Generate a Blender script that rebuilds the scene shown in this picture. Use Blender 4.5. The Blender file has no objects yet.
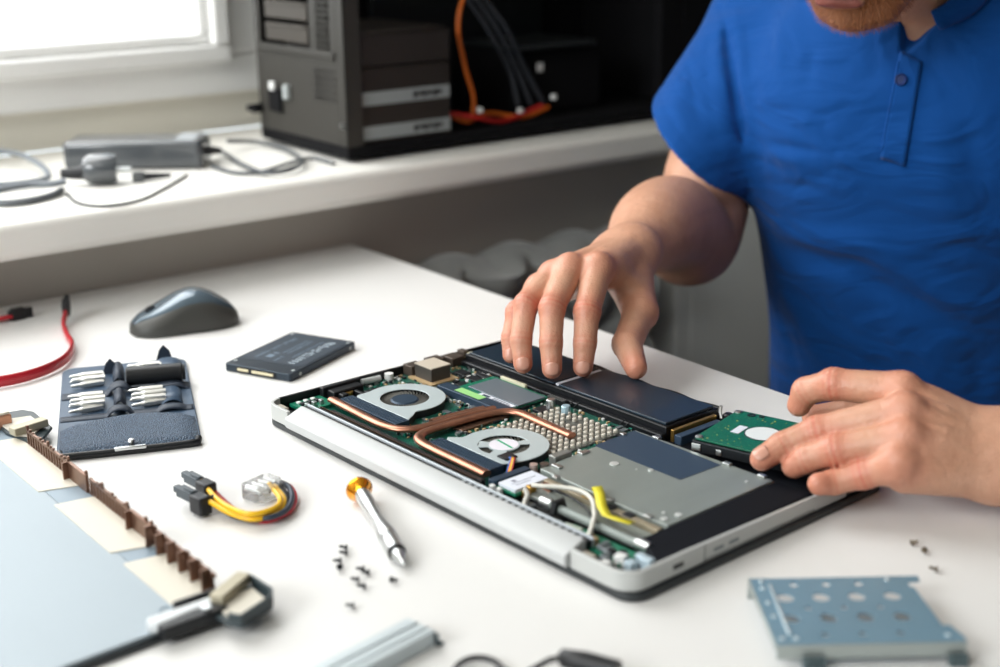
import bpy, bmesh, math, random
import numpy as np
from mathutils import Vector, Matrix

RN = random.Random(11)
COL = bpy.context.scene.collection
PI = math.pi

# ------------------------------------------------------------------ camera numbers (metres; desk top is z = 0)
FPX, PITCH, CAMH, ROLL = 1377.0, 0.3064, 0.387, -0.0117

def ray(u, v):
    X, Y = u - 500.0, v - 333.5
    c, s = math.cos(-ROLL), math.sin(-ROLL)
    X, Y = X * c - Y * s, X * s + Y * c
    return Vector((X, FPX * math.cos(PITCH) - Y * math.sin(PITCH), -FPX * math.sin(PITCH) - Y * math.cos(PITCH)))

def at(u, v, y):                       # the world point seen at (u, v) at depth y
    d = ray(u, v); t = y / d.y
    return Vector((d.x * t, y, CAMH + d.z * t))

def atz(u, v, z):                      # the world point seen at (u, v) at height z
    d = ray(u, v); t = (z - CAMH) / d.z
    return Vector((d.x * t, d.y * t, z))

# wall frame: s runs along the window wall, n into it
WA = 0.6527940
WD = Vector((math.cos(WA), math.sin(WA), 0)); WN = Vector((-math.sin(WA), math.cos(WA), 0))
def W(s, n, z=0.0): return WD * s + WN * n + Vector((0, 0, z))

# ------------------------------------------------------------------ materials
def srgb(h):
    if isinstance(h, str):
        h = h.lstrip('#'); c = [int(h[i:i + 2], 16) / 255 for i in (0, 2, 4)]
    else: c = [x / 255 for x in h]
    return tuple(x / 12.92 if x <= 0.04045 else ((x + 0.055) / 1.055) ** 2.4 for x in c) + (1,)

MATS = {}
def mat(name, col, rough=0.5, metal=0.0, bump=0.0, bscale=400, var=0.0, vscale=30, spec=0.5, coat=0.0, trans=0.0, sheen=0.0, sss=0.0, aniso=None, ior=1.45):
    if name in MATS: return MATS[name]
    m = bpy.data.materials.new(name); m.use_nodes = True
    nt = m.node_tree; p = nt.nodes['Principled BSDF']
    c = srgb(col)
    p.inputs['Base Color'].default_value = c
    p.inputs['Roughness'].default_value = rough
    p.inputs['Metallic'].default_value = metal
    p.inputs['Specular IOR Level'].default_value = spec
    p.inputs['Coat Weight'].default_value = coat
    p.inputs['Transmission Weight'].default_value = trans
    p.inputs['Sheen Weight'].default_value = sheen
    p.inputs['IOR'].default_value = ior
    if sss:
        p.inputs['Subsurface Weight'].default_value = sss
        p.inputs['Subsurface Radius'].default_value = (0.006, 0.0022, 0.0012)
        p.inputs['Subsurface Scale'].default_value = 1.0
    tc = nt.nodes.new('ShaderNodeTexCoord')
    src = tc.outputs['Object']
    if aniso:
        mp = nt.nodes.new('ShaderNodeMapping'); mp.inputs['Scale'].default_value = aniso
        nt.links.new(src, mp.inputs['Vector']); src = mp.outputs['Vector']
    if var:
        n = nt.nodes.new('ShaderNodeTexNoise'); n.inputs['Scale'].default_value = vscale; n.inputs['Detail'].default_value = 5
        nt.links.new(src, n.inputs['Vector'])
        mx = nt.nodes.new('ShaderNodeMix'); mx.data_type = 'RGBA'
        mx.inputs['A'].default_value = tuple(x * (1 - var) for x in c[:3]) + (1,)
        mx.inputs['B'].default_value = tuple(min(1, x * (1 + var)) for x in c[:3]) + (1,)
        nt.links.new(n.outputs['Fac'], mx.inputs['Factor']); nt.links.new(mx.outputs['Result'], p.inputs['Base Color'])
    if bump:
        n = nt.nodes.new('ShaderNodeTexNoise'); n.inputs['Scale'].default_value = bscale; n.inputs['Detail'].default_value = 3
        nt.links.new(src, n.inputs['Vector'])
        b = nt.nodes.new('ShaderNodeBump'); b.inputs['Strength'].default_value = bump; b.inputs['Distance'].default_value = 0.0005
        nt.links.new(n.outputs['Fac'], b.inputs['Height']); nt.links.new(b.outputs['Normal'], p.inputs['Normal'])
    MATS[name] = m
    return m

# ------------------------------------------------------------------ mesh builder
class MB:
    def __init__(s): s.v = []; s.f = []
    def add(s, vs, fs):
        b = len(s.v); s.v += [tuple(x) for x in vs]; s.f += [tuple(i + b for i in f) for f in fs]; return s
    def box(s, x0, x1, y0, y1, z0, z1, M=None):
        vs = [Vector(p) for p in ((x0, y0, z0), (x1, y0, z0), (x1, y1, z0), (x0, y1, z0), (x0, y0, z1), (x1, y0, z1), (x1, y1, z1), (x0, y1, z1))]
        if M is not None: vs = [M @ v for v in vs]
        return s.add(vs, [(0, 3, 2, 1), (4, 5, 6, 7), (0, 1, 5, 4), (1, 2, 6, 5), (2, 3, 7, 6), (3, 0, 4, 7)])
    def rbox(s, cx, cy, w, d, z0, z1, rot=0):
        return s.box(-w / 2, w / 2, -d / 2, d / 2, z0, z1, Matrix.Translation((cx, cy, 0)) @ Matrix.Rotation(rot, 4, 'Z'))
    def prism(s, poly, z0, z1, M=None):
        a = sum(poly[i][0] * poly[(i + 1) % len(poly)][1] - poly[(i + 1) % len(poly)][0] * poly[i][1] for i in range(len(poly)))
        if a < 0: poly = poly[::-1]
        n = len(poly)
        zt = z1 if callable(z1) else (lambda x, y: z1)
        vs = [Vector((x, y, z0)) for x, y in poly] + [Vector((x, y, zt(x, y))) for x, y in poly]
        if M is not None: vs = [M @ v for v in vs]
        return s.add(vs, [tuple(range(n - 1, -1, -1)), tuple(range(n, 2 * n))] + [(i, (i + 1) % n, n + (i + 1) % n, n + i) for i in range(n)])
    def ring(s, outer, inner, z0, z1, M=None):      # flat plate with a hole; outer and inner have equal counts
        n = len(outer)
        vs = [Vector((x, y, z)) for z in (z0, z1) for P in (outer, inner) for x, y in P]
        if M is not None: vs = [M @ v for v in vs]
        fs = []
        for i in range(n):
            j = (i + 1) % n
            fs += [(2 * n + i, 2 * n + j, 3 * n + j, 3 * n + i), (i, n + i, n + j, j), (i, j, 2 * n + j, 2 * n + i), (n + i, 3 * n + i, 3 * n + j, n + j)]
        return s.add(vs, fs)
    def tube(s, pts, r, n=10, cap=True, sx=1.0, sy=1.0, up=None):
        pts = [Vector(p) for p in pts]; m = len(pts)
        rs = r if isinstance(r, (list, tuple)) else [r] * m
        t0 = (pts[1] - pts[0]).normalized()
        ref = Vector(up) if up is not None else (Vector((0, 0, 1)) if abs(t0.z) < 0.9 else Vector((1, 0, 0)))
        vs = []
        for i, p in enumerate(pts):
            t = (pts[min(i + 1, m - 1)] - pts[max(i - 1, 0)]).normalized()
            a = ref - t * ref.dot(t)
            if a.length < 1e-6: a = t.orthogonal()
            a.normalize(); b = t.cross(a)
            if up is None: ref = a
            for k in range(n):
                th = 2 * PI * k / n
                vs.append(p + (a * math.cos(th) * sy + b * math.sin(th) * sx) * rs[i])
        fs = [(i * n + k, i * n + (k + 1) % n, (i + 1) * n + (k + 1) % n, (i + 1) * n + k) for i in range(m - 1) for k in range(n)]
        if cap: fs += [tuple(range(n - 1, -1, -1)), tuple((m - 1) * n + k for k in range(n))]
        return s.add(vs, fs)
    def cyl(s, p0, p1, r, r1=None, n=20): return s.tube([p0, p1], [r, r if r1 is None else r1], n)
    def lathe(s, prof, M=None, n=28):               # profile (r, z)
        vs = []
        for r, z in prof:
            for k in range(n):
                v = Vector((r * math.cos(2 * PI * k / n), r * math.sin(2 * PI * k / n), z))
                vs.append(M @ v if M is not None else v)
        m = len(prof)
        fs = [(i * n + k, i * n + (k + 1) % n, (i + 1) * n + (k + 1) % n, (i + 1) * n + k) for i in range(m - 1) for k in range(n)]
        fs += [tuple(range(n - 1, -1, -1)), tuple((m - 1) * n + k for k in range(n))]
        return s.add(vs, fs)
    def grid(s, P):                                 # P[i][j] points
        a, b = len(P), len(P[0])
        return s.add([p for row in P for p in row], [(i * b + j, (i + 1) * b + j, (i + 1) * b + j + 1, i * b + j + 1) for i in range(a - 1) for j in range(b - 1)])
    def build(s, name, m, parent=None, bev=0.0, seg=2, smooth=35, solid=0.0, sub=0):
        me = bpy.data.meshes.new(name); me.from_pydata(s.v, [], s.f); me.update()
        bm = bmesh.new(); bm.from_mesh(me); bmesh.ops.recalc_face_normals(bm, faces=bm.faces) if not solid else None; bm.to_mesh(me); bm.free()
        if smooth:
            me.polygons.foreach_set('use_smooth', [True] * len(me.polygons))
            me.set_sharp_from_angle(angle=math.radians(smooth))
        me.materials.append(m)
        o = bpy.data.objects.new(name, me); COL.objects.link(o)
        if parent: o.parent = parent
        if solid:
            md = o.modifiers.new('solid', 'SOLIDIFY'); md.thickness = solid; md.offset = 0
        if sub:
            md = o.modifiers.new('sub', 'SUBSURF'); md.levels = sub; md.render_levels = sub
        if bev:
            md = o.modifiers.new('bevel', 'BEVEL'); md.width = bev; md.segments = seg; md.limit_method = 'ANGLE'; md.angle_limit = math.radians(40)
        return o

def crom(pts, k=8):
    pts = [Vector(p) for p in pts]; P = [pts[0] * 2 - pts[1]] + pts + [pts[-1] * 2 - pts[-2]]
    out = []
    for i in range(1, len(P) - 2):
        a, b, c, d = P[i - 1:i + 3]
        for j in range(k):
            t = j / k
            out.append(0.5 * ((2 * b) + (c - a) * t + (2 * a - 5 * b + 4 * c - d) * t * t + (3 * b - a - 3 * c + d) * t ** 3))
    out.append(pts[-1]); return out

def circ(cx, cy, r, n=24, ph=0): return [(cx + r * math.cos(ph + 2 * PI * i / n), cy + r * math.sin(ph + 2 * PI * i / n)) for i in range(n)]
def rrect(x0, x1, y0, y1, r, k=5):
    out = []
    for cx, cy, a in ((x1 - r, y1 - r, 0), (x0 + r, y1 - r, PI / 2), (x0 + r, y0 + r, PI), (x1 - r, y0 + r, 1.5 * PI)):
        out += [(cx + r * math.cos(a + PI / 2 * i / k), cy + r * math.sin(a + PI / 2 * i / k)) for i in range(k + 1)]
    return out
def resample(poly, n, start=None):                  # n points evenly by angle round the middle of a convex outline
    cx = sum(p[0] for p in poly) / len(poly); cy = sum(p[1] for p in poly) / len(poly)
    if start: cx, cy = start
    out = []
    for i in range(n):
        a = 2 * PI * i / n; dx, dy = math.cos(a), math.sin(a); best = None
        for j in range(len(poly)):
            x1, y1 = poly[j]; x2, y2 = poly[(j + 1) % len(poly)]
            ex, ey = x2 - x1, y2 - y1; det = dx * (-ey) + dy * ex
            if abs(det) < 1e-12: continue
            t = ((x1 - cx) * (-ey) + (y1 - cy) * ex) / det; q = (dx * (y1 - cy) - dy * (x1 - cx)) / det
            if t > 0 and -1e-6 <= q <= 1 + 1e-6 and (best is None or t > best): best = t
        out.append((cx + dx * best, cy + dy * best))
    return out

def thing(name, label, cat, loc=(0, 0, 0), rotz=0.0, group=None):
    o = bpy.data.objects.new(name, None); COL.objects.link(o); o.empty_display_size = 0.02
    o.location = loc; o.rotation_euler = (0, 0, rotz); o['label'] = label; o['category'] = cat
    if group: o['group'] = group
    return o
def tag(o, label, cat, group=None):
    o['label'] = label; o['category'] = cat
    if group: o['group'] = group
    return o
def struct(o): o['kind'] = 'structure'; return o
def dup(root, loc, rotz, label, group):
    r = root.copy(); COL.objects.link(r); r.location = loc; r.rotation_euler = (0, 0, rotz); r['label'] = label; r['group'] = group
    for ch in list(root.children):
        c = ch.copy(); COL.objects.link(c); c.parent = r
        for g in ch.children:
            d = g.copy(); COL.objects.link(d); d.parent = c
    return r
def wallspace(o): o.rotation_euler = (0, 0, WA); return o    # local x = s, local y = n

# ------------------------------------------------------------------ light of the room
EXPO = 0.0
WCOL = (0.86, 0.95, 1.0, 1); WSTR = 1.9
LIGHTS = [
 ('window_daylight', W(0.25, 1.60, 0.85), W(0.6, 0.3, 0.0), 1.0, 1.1, 17, (1.0, 0.985, 0.96)),
 ('room_window', W(-2.3, 0.8, 1.6), W(0.6, 0.6, 0.0), 1.8, 1.2, 88, (0.97, 0.99, 1.0)),
 ('ceiling_fill', W(-0.9, 0.0, 1.9), W(-0.3, 0.7, 0.0), 0.9, 0.9, 10, (1.0, 0.99, 0.97)),  # added soft fill without a lamp, lifts the window frames and wall
]
# ------------------------------------------------------------------ materials of the place
M_white = mat('white_lacquer', (236, 234, 230), 0.32, var=0.015, vscale=3)
M_desk = mat('white_desk_laminate', (228, 227, 225), 0.42, var=0.012, vscale=6, bump=0.04, bscale=700)
M_sill = mat('white_stone_sill', (236, 234, 228), 0.35)
M_wall = mat('grey_wall_paint', (184, 180, 172), 0.9, bump=0.15, bscale=90, var=0.04, vscale=2)
M_reveal = mat('pale_wall_paint', (228, 224, 212), 0.9, bump=0.1, bscale=90)
M_frame = mat('white_window_plastic', (238, 238, 236), 0.3)
M_floor = mat('grey_floor_boards', (120, 112, 102), 0.6, var=0.15, vscale=8, aniso=(1, 12, 1))
M_black = mat('black_plastic', (20, 22, 25), 0.42, bump=0.05, bscale=900)
M_dark = mat('dark_blue_black_plastic', (24, 29, 37), 0.38, bump=0.05, bscale=900)
M_rubber = mat('black_rubber', (26, 28, 31), 0.5)
M_steel = mat('bright_steel', (205, 208, 208), 0.33, 1.0, var=0.08, vscale=60)
M_steeld = mat('dull_steel', (150, 154, 154), 0.38, 1.0, var=0.08, vscale=40)

# ------------------------------------------------------------------ setting
mb = MB(); mb.box(-2.7, 3.0, -1.7, 1.75, -0.76, -0.74)
struct(wallspace(mb.build('floor', M_floor)))
mb = MB(); mb.box(-2.7, 3.0, 1.366, 1.75, -0.74, 0.063)
mb.box(1.47, 3.0, 1.366, 1.75, 0.063, 1.95); mb.box(-2.7, 1.47, 1.366, 1.75, 1.6, 1.95); mb.box(-2.7, -0.5, 1.366, 1.75, 0.063, 1.6)
struct(wallspace(mb.build('wall_back', M_wall, smooth=0)))
mb = MB(); mb.box(-0.5, 1.469, 1.655, 1.74, 0.101, 0.150); mb.box(0.95, 1.469, 1.655, 1.74, 0.150, 1.6)
mb.box(-0.5, -0.3, 1.655, 1.74, 0.15, 1.6); mb.box(-0.3, 0.95, 1.655, 1.74, 1.5, 1.6); mb.box(1.455, 1.469, 1.37, 1.655, 0.101, 1.6)
mb2 = MB(); mb2.box(3.0, 3.08, -1.7, 1.75, -0.76, 1.95); struct(wallspace(mb2.build('wall_right', mat('dark_wall_paint', (92, 92, 94), 0.9), smooth=0)))
mb2 = MB(); mb2.box(-2.8, 3.08, -1.78, -1.7, -0.76, 1.95); struct(wallspace(mb2.build('wall_near', mat('dark_wall_paint', (92, 92, 94), 0.9), smooth=0)))
mb2 = MB(); mb2.box(-2.8, 3.08, -1.78, 1.75, 1.95, 2.02); struct(wallspace(mb2.build('ceiling', M_reveal, smooth=0)))
mb2 = MB(); mb2.box(-2.8, -2.7, -1.7, 1.75, -0.76, 0.05); mb2.box(-2.8, -2.7, -1.7, -0.75, 0.05, 1.95); mb2.box(-2.8, -2.7, 1.3, 1.75, 0.05, 1.95); struct(wallspace(mb2.build('wall_left', M_reveal, smooth=0)))
struct(wallspace(mb.build('wall_reveal', M_reveal, smooth=0)))
mb = MB(); mb.box(-1.6, 1.50, 1.285, 1.66, 0.063, 0.100)
o = struct(wallspace(mb.build('trim_1', M_sill, bev=0.009, seg=4)))
# window: outer frame, sash, pane
win = bpy.data.objects.new('window_1', None); COL.objects.link(win); wallspace(win); struct(win)
def framebox(mb, s0, s1, z0, z1, t, n0, n1):
    mb.box(s0, s1, n0, n1, z0, z0 + t); mb.box(s0, s1, n0, n1, z1 - t, z1); mb.box(s0, s0 + t, n0, n1, z0 + t, z1 - t); mb.box(s1 - t, s1, n0, n1, z0 + t, z1 - t)
mb = MB(); framebox(mb, -0.3, 0.95, 0.150, 1.5, 0.050, 1.635, 1.70); mb.box(0.813, 0.90, 1.635, 1.70, 0.2, 1.45); mb.build('window_frame', M_frame, win, bev=0.004)
mb = MB(); framebox(mb, -0.25, 0.812, 0.192, 1.45, 0.022, 1.616, 1.69); framebox(mb, -0.228, 0.790, 0.214, 1.428, 0.014, 1.630, 1.68)
mb.build('window_sash', M_frame, win, bev=0.004)
gm = bpy.data.materials.new('window_glass'); gm.use_nodes = True; nt = gm.node_tree; nt.nodes.clear()
ou = nt.nodes.new('ShaderNodeOutputMaterial'); tr = nt.nodes.new('ShaderNodeBsdfTransparent'); gl = nt.nodes.new('ShaderNodeBsdfGlossy')
gl.inputs['Roughness'].default_value = 0.02; mx = nt.nodes.new('ShaderNodeMixShader'); mx.inputs[0].default_value = 0.05
nt.links.new(tr.outputs[0], mx.inputs[1]); nt.links.new(gl.outputs[0], mx.inputs[2]); nt.links.new(mx.outputs[0], ou.inputs[0])
mb = MB(); mb.box(-0.214, 0.776, 1.655, 1.659, 0.228, 1.414); mb.build('window_pane', gm, win, smooth=0)

# ------------------------------------------------------------------ desk
desk = thing('desk', 'white laminate desk pushed against the wall under the windowsill', 'desk', (0, 0, 0), WA)
mb = MB(); mb.box(-0.95, 0.823, 0.10, 1.364, -0.026, 0.0); mb.build('desktop', M_desk, desk, bev=0.0015)
for s in (-0.90, 0.77):
    for n in (0.16, 1.30):
        mb = MB(); mb.box(s - 0.025, s + 0.025, n - 0.025, n + 0.025, -0.74, -0.0265); mb.build('leg', M_white, desk, bev=0.002)
mb = MB(); mb.box(-0.87, 0.74, 1.29, 1.31, -0.12, -0.0265); mb.build('apron', M_white, desk, bev=0.002)

# ------------------------------------------------------------------ tufted sofa under the sill
M_sofa = mat('grey_velvet', (128, 130, 128), 0.9, bump=0.2, bscale=300, sheen=0.4)
sofa = thing('tufted_armchair', 'grey tufted armchair against the wall below the windowsill beyond the desk', 'armchair', (0, 0, 0), WA)
def tuft(s0, s1, z0, z1, n_face, amp, ns, nz):
    P = []
    A, B = ns * 8, nz * 8
    for i in range(A + 1):
        row = []
        for j in range(B + 1):
            s = s0 + (s1 - s0) * i / A; z = z0 + (z1 - z0) * j / B
            x, y = i / 8.0, j / 8.0
            d = abs(math.sin(PI * (x + y) / 2)) * abs(math.sin(PI * (x - y) / 2))
            row.append((s, n_face - amp * d ** 0.5, z))
        P.append(row)
    return P
mb = MB(); mb.box(0.86, 1.24, 1.29, 1.362, -0.50, -0.065); mb.build('back_frame', M_sofa, sofa, bev=0.03, seg=4)
mb = MB(); P = tuft(0.88, 1.22, -0.42, -0.045, 1.285, 0.035, 7, 7)
top = [[(p[0], 1.285 + 0.02 * k, -0.045 + 0.012 * math.sin(PI * min(1, k / 3.0)) + 0.012 * abs(math.sin(PI * i / 16.0))) for k in range(4)] for i, p in enumerate([r[-1] for r in P])]
mb.grid(P); mb.grid([[P[i][-1]] + top[i] for i in range(len(P))]); mb.build('tufted_back', M_sofa, sofa, smooth=80)
mb = MB(); mb.box(0.86, 1.24, 1.10, 1.225, -0.50, -0.36); mb.build('seat_cushion', M_sofa, sofa, bev=0.03, seg=4)
mb = MB(); mb.box(0.855, 1.245, 1.10, 1.36, -0.66, -0.505); mb.build('base', M_sofa, sofa, bev=0.01)
for s in (0.89, 1.21):
    for n in (1.13, 1.32):
        mb = MB(); mb.cyl((s, n, -0.74), (s, n, -0.655), 0.016, 0.022); mb.build('leg', M_black, sofa)

M_rad = mat('pale_grey_enamel', (228, 230, 226), 0.45)
rad = thing('panel_radiator', 'pale grey panel radiator on the wall below the windowsill, behind the arm of the person', 'radiator', (0, 0, 0), WA)
mb = MB(); mb.box(1.30, 2.25, 1.300, 1.352, -0.62, -0.035); mb.build('panel', M_rad, rad, bev=0.006, seg=3)
mb = MB()
for i in range(5): mb.box(1.33 + i * 0.182, 1.495 + i * 0.182, 1.2985, 1.300, -0.59, -0.07)
mb.build('pressed_ribs', M_rad, rad, bev=0.0015)
for s in (1.40, 2.15):
    mb = MB(); mb.box(s, s + 0.03, 1.352, 1.3655, -0.55, -0.10); mb.build('wall_bracket', M_rad, rad, bev=0.001)
# ------------------------------------------------------------------ PC tower on the sill
M_case = mat('hazed_case_steel', (52, 50, 46), 0.55, 0.15, bump=0.08, bscale=300)  # brown-grey tone puts window haze into the black case's rear steel
M_casein = mat('black_case_interior', (11, 11, 14), 0.85, spec=0.2)
M_label = mat('silver_white_label', (176, 182, 182), 0.5)
M_ink = mat('black_ink', (22, 24, 28), 0.6)
M_whitem = mat('white_plastic', (225, 226, 224), 0.4)
pc = thing('computer_tower', 'black desktop computer case with its side open standing on the windowsill', 'computer', W(0.808, 1.336, 0.0925), WA)
L_, D_, H_ = 0.590, 0.207, 0.45
# feet
for x in (0.05, 0.50):
    for y in (0.03, 0.180):
        mb = MB(); mb.cyl((x, y, 0.008), (x, y, 0.013), 0.014, 0.017); mb.build('foot', M_rubber, pc)
mb = MB(); mb.box(0, L_, 0, D_, 0.012, 0.026); mb.box(0, L_, 0, D_, H_ - 0.012, H_); mb.box(0.004, L_, D_ - 0.006, D_, 0.026, H_ - 0.012)
mb.build('case_shell', M_casein, pc, bev=0.002)
mb = MB(); mb.box(L_ - 0.065, L_, 0, D_, 0.026, H_ - 0.012); mb.box(L_ - 0.105, L_ - 0.065, 0.0, 0.012, 0.026, H_ - 0.012); mb.build('front_bezel', M_casein, pc, bev=0.004)
# rear panel (faces -x)
mb = MB()
mb.box(0.0, 0.004, 0, 0.016, 0.026, H_ - 0.012); mb.box(0, 0.004, D_ - 0.012, D_, 0.026, H_ - 0.012)
mb.box(0, 0.004, 0.016, D_ - 0.012, 0.026, 0.128); mb.box(0, 0.004, 0.016, D_ - 0.012, 0.27, H_ - 0.012)
mb.box(0, 0.004, 0.016, 0.030, 0.128, 0.27); mb.box(0, 0.004, 0.06, 0.075, 0.128, 0.27)
mb.box(-0.003, 0.0, 0.020, D_ - 0.010, 0.122, 0.131); mb.box(0.0, 0.022, 0, 0.004, 0.026, H_ - 0.012)
mb.build('rear_panel', M_case, pc, bev=0.0012)
for k in range(5):
    mb = MB(); z = 0.136 + k * 0.026; mb.box(-0.001, 0.003, 0.078, D_ - 0.03, z, z + 0.020); mb.box(-0.0035, -0.001, 0.082, D_ - 0.034, z + 0.0165, z + 0.0195)
    mb.build('slot_cover', mat('hazed_slot_steel', (62, 57, 51), 0.55, 0.15), pc, bev=0.0008)  # warm grey carries the same window haze over the slots
mb = MB()
for i in range(4):
    for j in range(20):
        cy, cz = 0.034 + i * 0.0075, 0.134 + j * 0.0068
        o6 = circ(cy + (0.0037 if j % 2 else 0), cz, 0.0042, 6, PI / 6); i6 = circ(cy + (0.0037 if j % 2 else 0), cz, 0.0031, 6, PI / 6)
        mb.ring(o6, i6, 0.0, 0.002, Matrix(((0, 0, 1, 0.0), (1, 0, 0, 0), (0, 1, 0, 0), (0, 0, 0, 1))))
mb.build('honeycomb_vent', M_case, pc, smooth=0)
mb = MB()
for i in range(7):
    for j in range(5): mb.box(-0.0012, 0.0, 0.030 + i * 0.007, 0.0215 + i * 0.006, 0.075 + j * 0.008, 0.079 + j * 0.008)
mb.build('exhaust_slots', mat('dark_slot', (46, 44, 41), 0.6), pc, smooth=0)
mb = MB(); mb.box(-0.004, 0.0, 0.146, 0.176, 0.050, 0.078); mb.build('power_socket', M_casein, pc, bev=0.001)
mb = MB(); mb.box(-0.007, -0.003, 0.157, 0.167, 0.076, 0.086); mb.build('power_switch', M_whitem, pc, bev=0.001)
mb = MB(); mb.box(-0.007, 0.0, 0.126, 0.133, 0.068, 0.085); mb.build('latch', M_label, pc, bev=0.001)
mb = MB(); mb.cyl((-0.012, D_ - 0.006, 0.05), (0.0, D_ - 0.004, 0.05), 0.006); mb.cyl((-0.014, D_ + 0.004, 0.05), (-0.002, D_ + 0.004, 0.05), 0.004); mb.build('thumb_screw', M_casein, pc)
for z in (0.05, 0.2, 0.33):
    mb = MB(); mb.cyl((-0.003, 0.008, z), (0.0, 0.008, z), 0.003); mb.build('case_screw', M_steeld, pc)
# drive / power unit block with two white labels, seen on the open side
M_psu = mat('dark_brown_grey_steel', (52, 47, 43), 0.5, 0.3)
mb = MB(); mb.box(0.016, 0.148, 0.006, 0.16, 0.0265, 0.112); mb.build('power_unit', M_psu, pc, bev=0.0015)
mb = MB(); mb.box(0.016, 0.148, 0.004, 0.16, 0.114, 0.150); mb.box(0.016, 0.140, 0.002, 0.15, 0.150, 0.1535); mb.build('drive_bay', M_psu, pc, bev=0.0015)
for z0 in (0.070, 0.031):
    mb = MB(); mb.box(0.018, 0.146, 0.0045, 0.0058, z0, z0 + 0.0150); lb = mb.build('label_strip', mat('dull_silver_label', (146, 152, 152), 0.5), pc, smooth=0)
    mb = MB()
    for k in range(9):
        w = (0.0035, 0.0025, 0.004, 0.003)[k % 4]; mb.box(0.094 + k * 0.0046, 0.094 + k * 0.0046 + w, 0.0041, 0.0045, z0 + 0.0035 + 0.001 * (k % 3), z0 + 0.0105 + 0.001 * (k % 2))
    mb.build('label_print', M_ink, lb, smooth=0)
# motherboard tray, shelf, fan, cooler
mb = MB(); mb.box(0.16, 0.44, 0.190, 0.200, 0.03, H_ - 0.02)
for k in range(7): mb.box(0.20 + 0.03 * k, 0.204 + 0.03 * k, 0.15, 0.190, 0.24, 0.34)
mb.build('motherboard', mat('dark_board', (18, 22, 24), 0.5), pc, bev=0.001)
mb = MB(); mb.box(0.27, 0.40, 0.03, 0.15, 0.112, 0.118); mb.build('graphics_card', mat('dark_grey_shelf', (44, 48, 50), 0.4, 0.4), pc, bev=0.001)
mb = MB(); mb.box(0.27, 0.42, 0.045, 0.15, 0.03, 0.108); mb.build('drive_cage', M_casein, pc, bev=0.002)
mb = MB(); mb.box(0.312, 0.322, 0.0435, 0.0455, 0.082, 0.093, ); mb.build('drive_screw', M_whitem, pc, bev=0.001)
M_orange = mat('orange_cable', (190, 92, 20), 0.45); M_redc = mat('red_cable', (176, 30, 26), 0.45); M_greyc = mat('dark_grey_cable', (40, 44, 50), 0.5)
def cable(name, pts, r, m, par, k=8): mb = MB(); mb.tube(crom(pts, k), r, 8); return mb.build(name, m, par, smooth=80)
cable('orange_cable', [(0.34, 0.05, 0.200), (0.27, 0.04, 0.206), (0.20, 0.03, 0.195), (0.172, 0.02, 0.155), (0.178, 0.018, 0.105), (0.192, 0.02, 0.065), (0.192, 0.022, 0.035)], 0.0028, M_orange, pc)
cable('red_cable', [(0.150, 0.03, 0.048), (0.19, 0.015, 0.040), (0.24, 0.02, 0.030), (0.30, 0.02, 0.043)], 0.0032, M_redc, pc)
cable('orange_cable', [(0.150, 0.04, 0.053), (0.18, 0.02, 0.035), (0.22, 0.03, 0.040), (0.27, 0.02, 0.032), (0.31, 0.02, 0.04)], 0.0028, M_orange, pc)
cable('red_cable', [(0.20, 0.04, 0.30), (0.185, 0.035, 0.24), (0.192, 0.03, 0.20)], 0.0030, M_redc, pc)
for i in range(3):
    cable('grey_cable', [(0.20 + 0.012 * i, 0.04, 0.18), (0.225 + .014 * i, 0.03, 0.14), (0.26 + .012 * i, 0.035, 0.09), (0.27 + .02 * i, 0.03, 0.045)], 0.0032, M_greyc, pc)
for x, z in ((0.195, 0.045), (0.258, 0.038), (0.312, 0.05)):
    mb = MB(); mb.box(x, x + 0.006, 0.012, 0.018, z, z + 0.006); mb.build('cable_plug', M_whitem, pc, bev=0.001)

# ------------------------------------------------------------------ power brick and cables on the sill
M_brick = mat('grey_black_brick_plastic', (72, 76, 80), 0.25, coat=0.8)
SZ = 0.1003
def sp(u, v, dz=0.0): return atz(u, v, 0.100 + dz)
p0, p1 = sp(66, 167), sp(203, 168)
ang = math.atan2((p1 - p0).y, (p1 - p0).x) + 0.10
p0 = sp(64, 171)
br = thing('power_adapter', 'dark grey laptop power adapter brick on the windowsill', 'power adapter', (p0.x, p0.y, SZ), ang)
mb = MB(); mb.box(0, 0.156, 0, 0.058, 0, 0.032); mb.build('housing', M_brick, br, bev=0.006, seg=4)
mb = MB(); mb.box(0.124, 0.147, 0.004, 0.056, 0.0321, 0.0327); mb.build('silver_label', mat('silver_foil', (215, 222, 228), 0.25, 0.6), br, smooth=0)
mb = MB(); mb.tube([(0.156, 0.03, 0.016), (0.172, 0.032, 0.015)], [0.0055, 0.0035], 12); mb.build('strain_relief', M_rubber, br)
def scab(name, label, uv, r, lift, m=M_rubber, grp=None):
    mb = MB(); pts = [sp(u, v, 0.0003 + r + (lift[i] if lift else 0)) for i, (u, v) in enumerate(uv)]
    mb.tube(crom(pts, 8), r, 10); return tag(mb.build(name, m, smooth=80), label, 'cable', grp)
M_cab = mat('grey_cable_rubber', (74, 78, 82), 0.4)
scab('laptop_charger_cable', 'dark cord looping between the power adapter and the computer case', [(228, 141), (256, 142), (283, 148), (299, 157), (301, 164), (285, 171), (262, 172), (240, 163), (222, 152), (210, 153)], 0.0024, [0.011] + [.003] * 7 + [.003, .008], M_cab)
scab('mains_cable', 'thin dark cord curling over the sill beside the adapter, ending by the case', [(212, 166), (232, 172), (250, 173), (268, 170), (290, 163), (312, 158), (334, 163)], 0.0021, [0.001] * 7, M_cab)
scab('thin_cable', 'thin black wire sagging on the sill in front of the adapter', [(66, 193), (78, 203), (105, 206), (140, 200), (165, 188), (187, 175)], 0.0013, [0] * 6, M_rubber)
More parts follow.
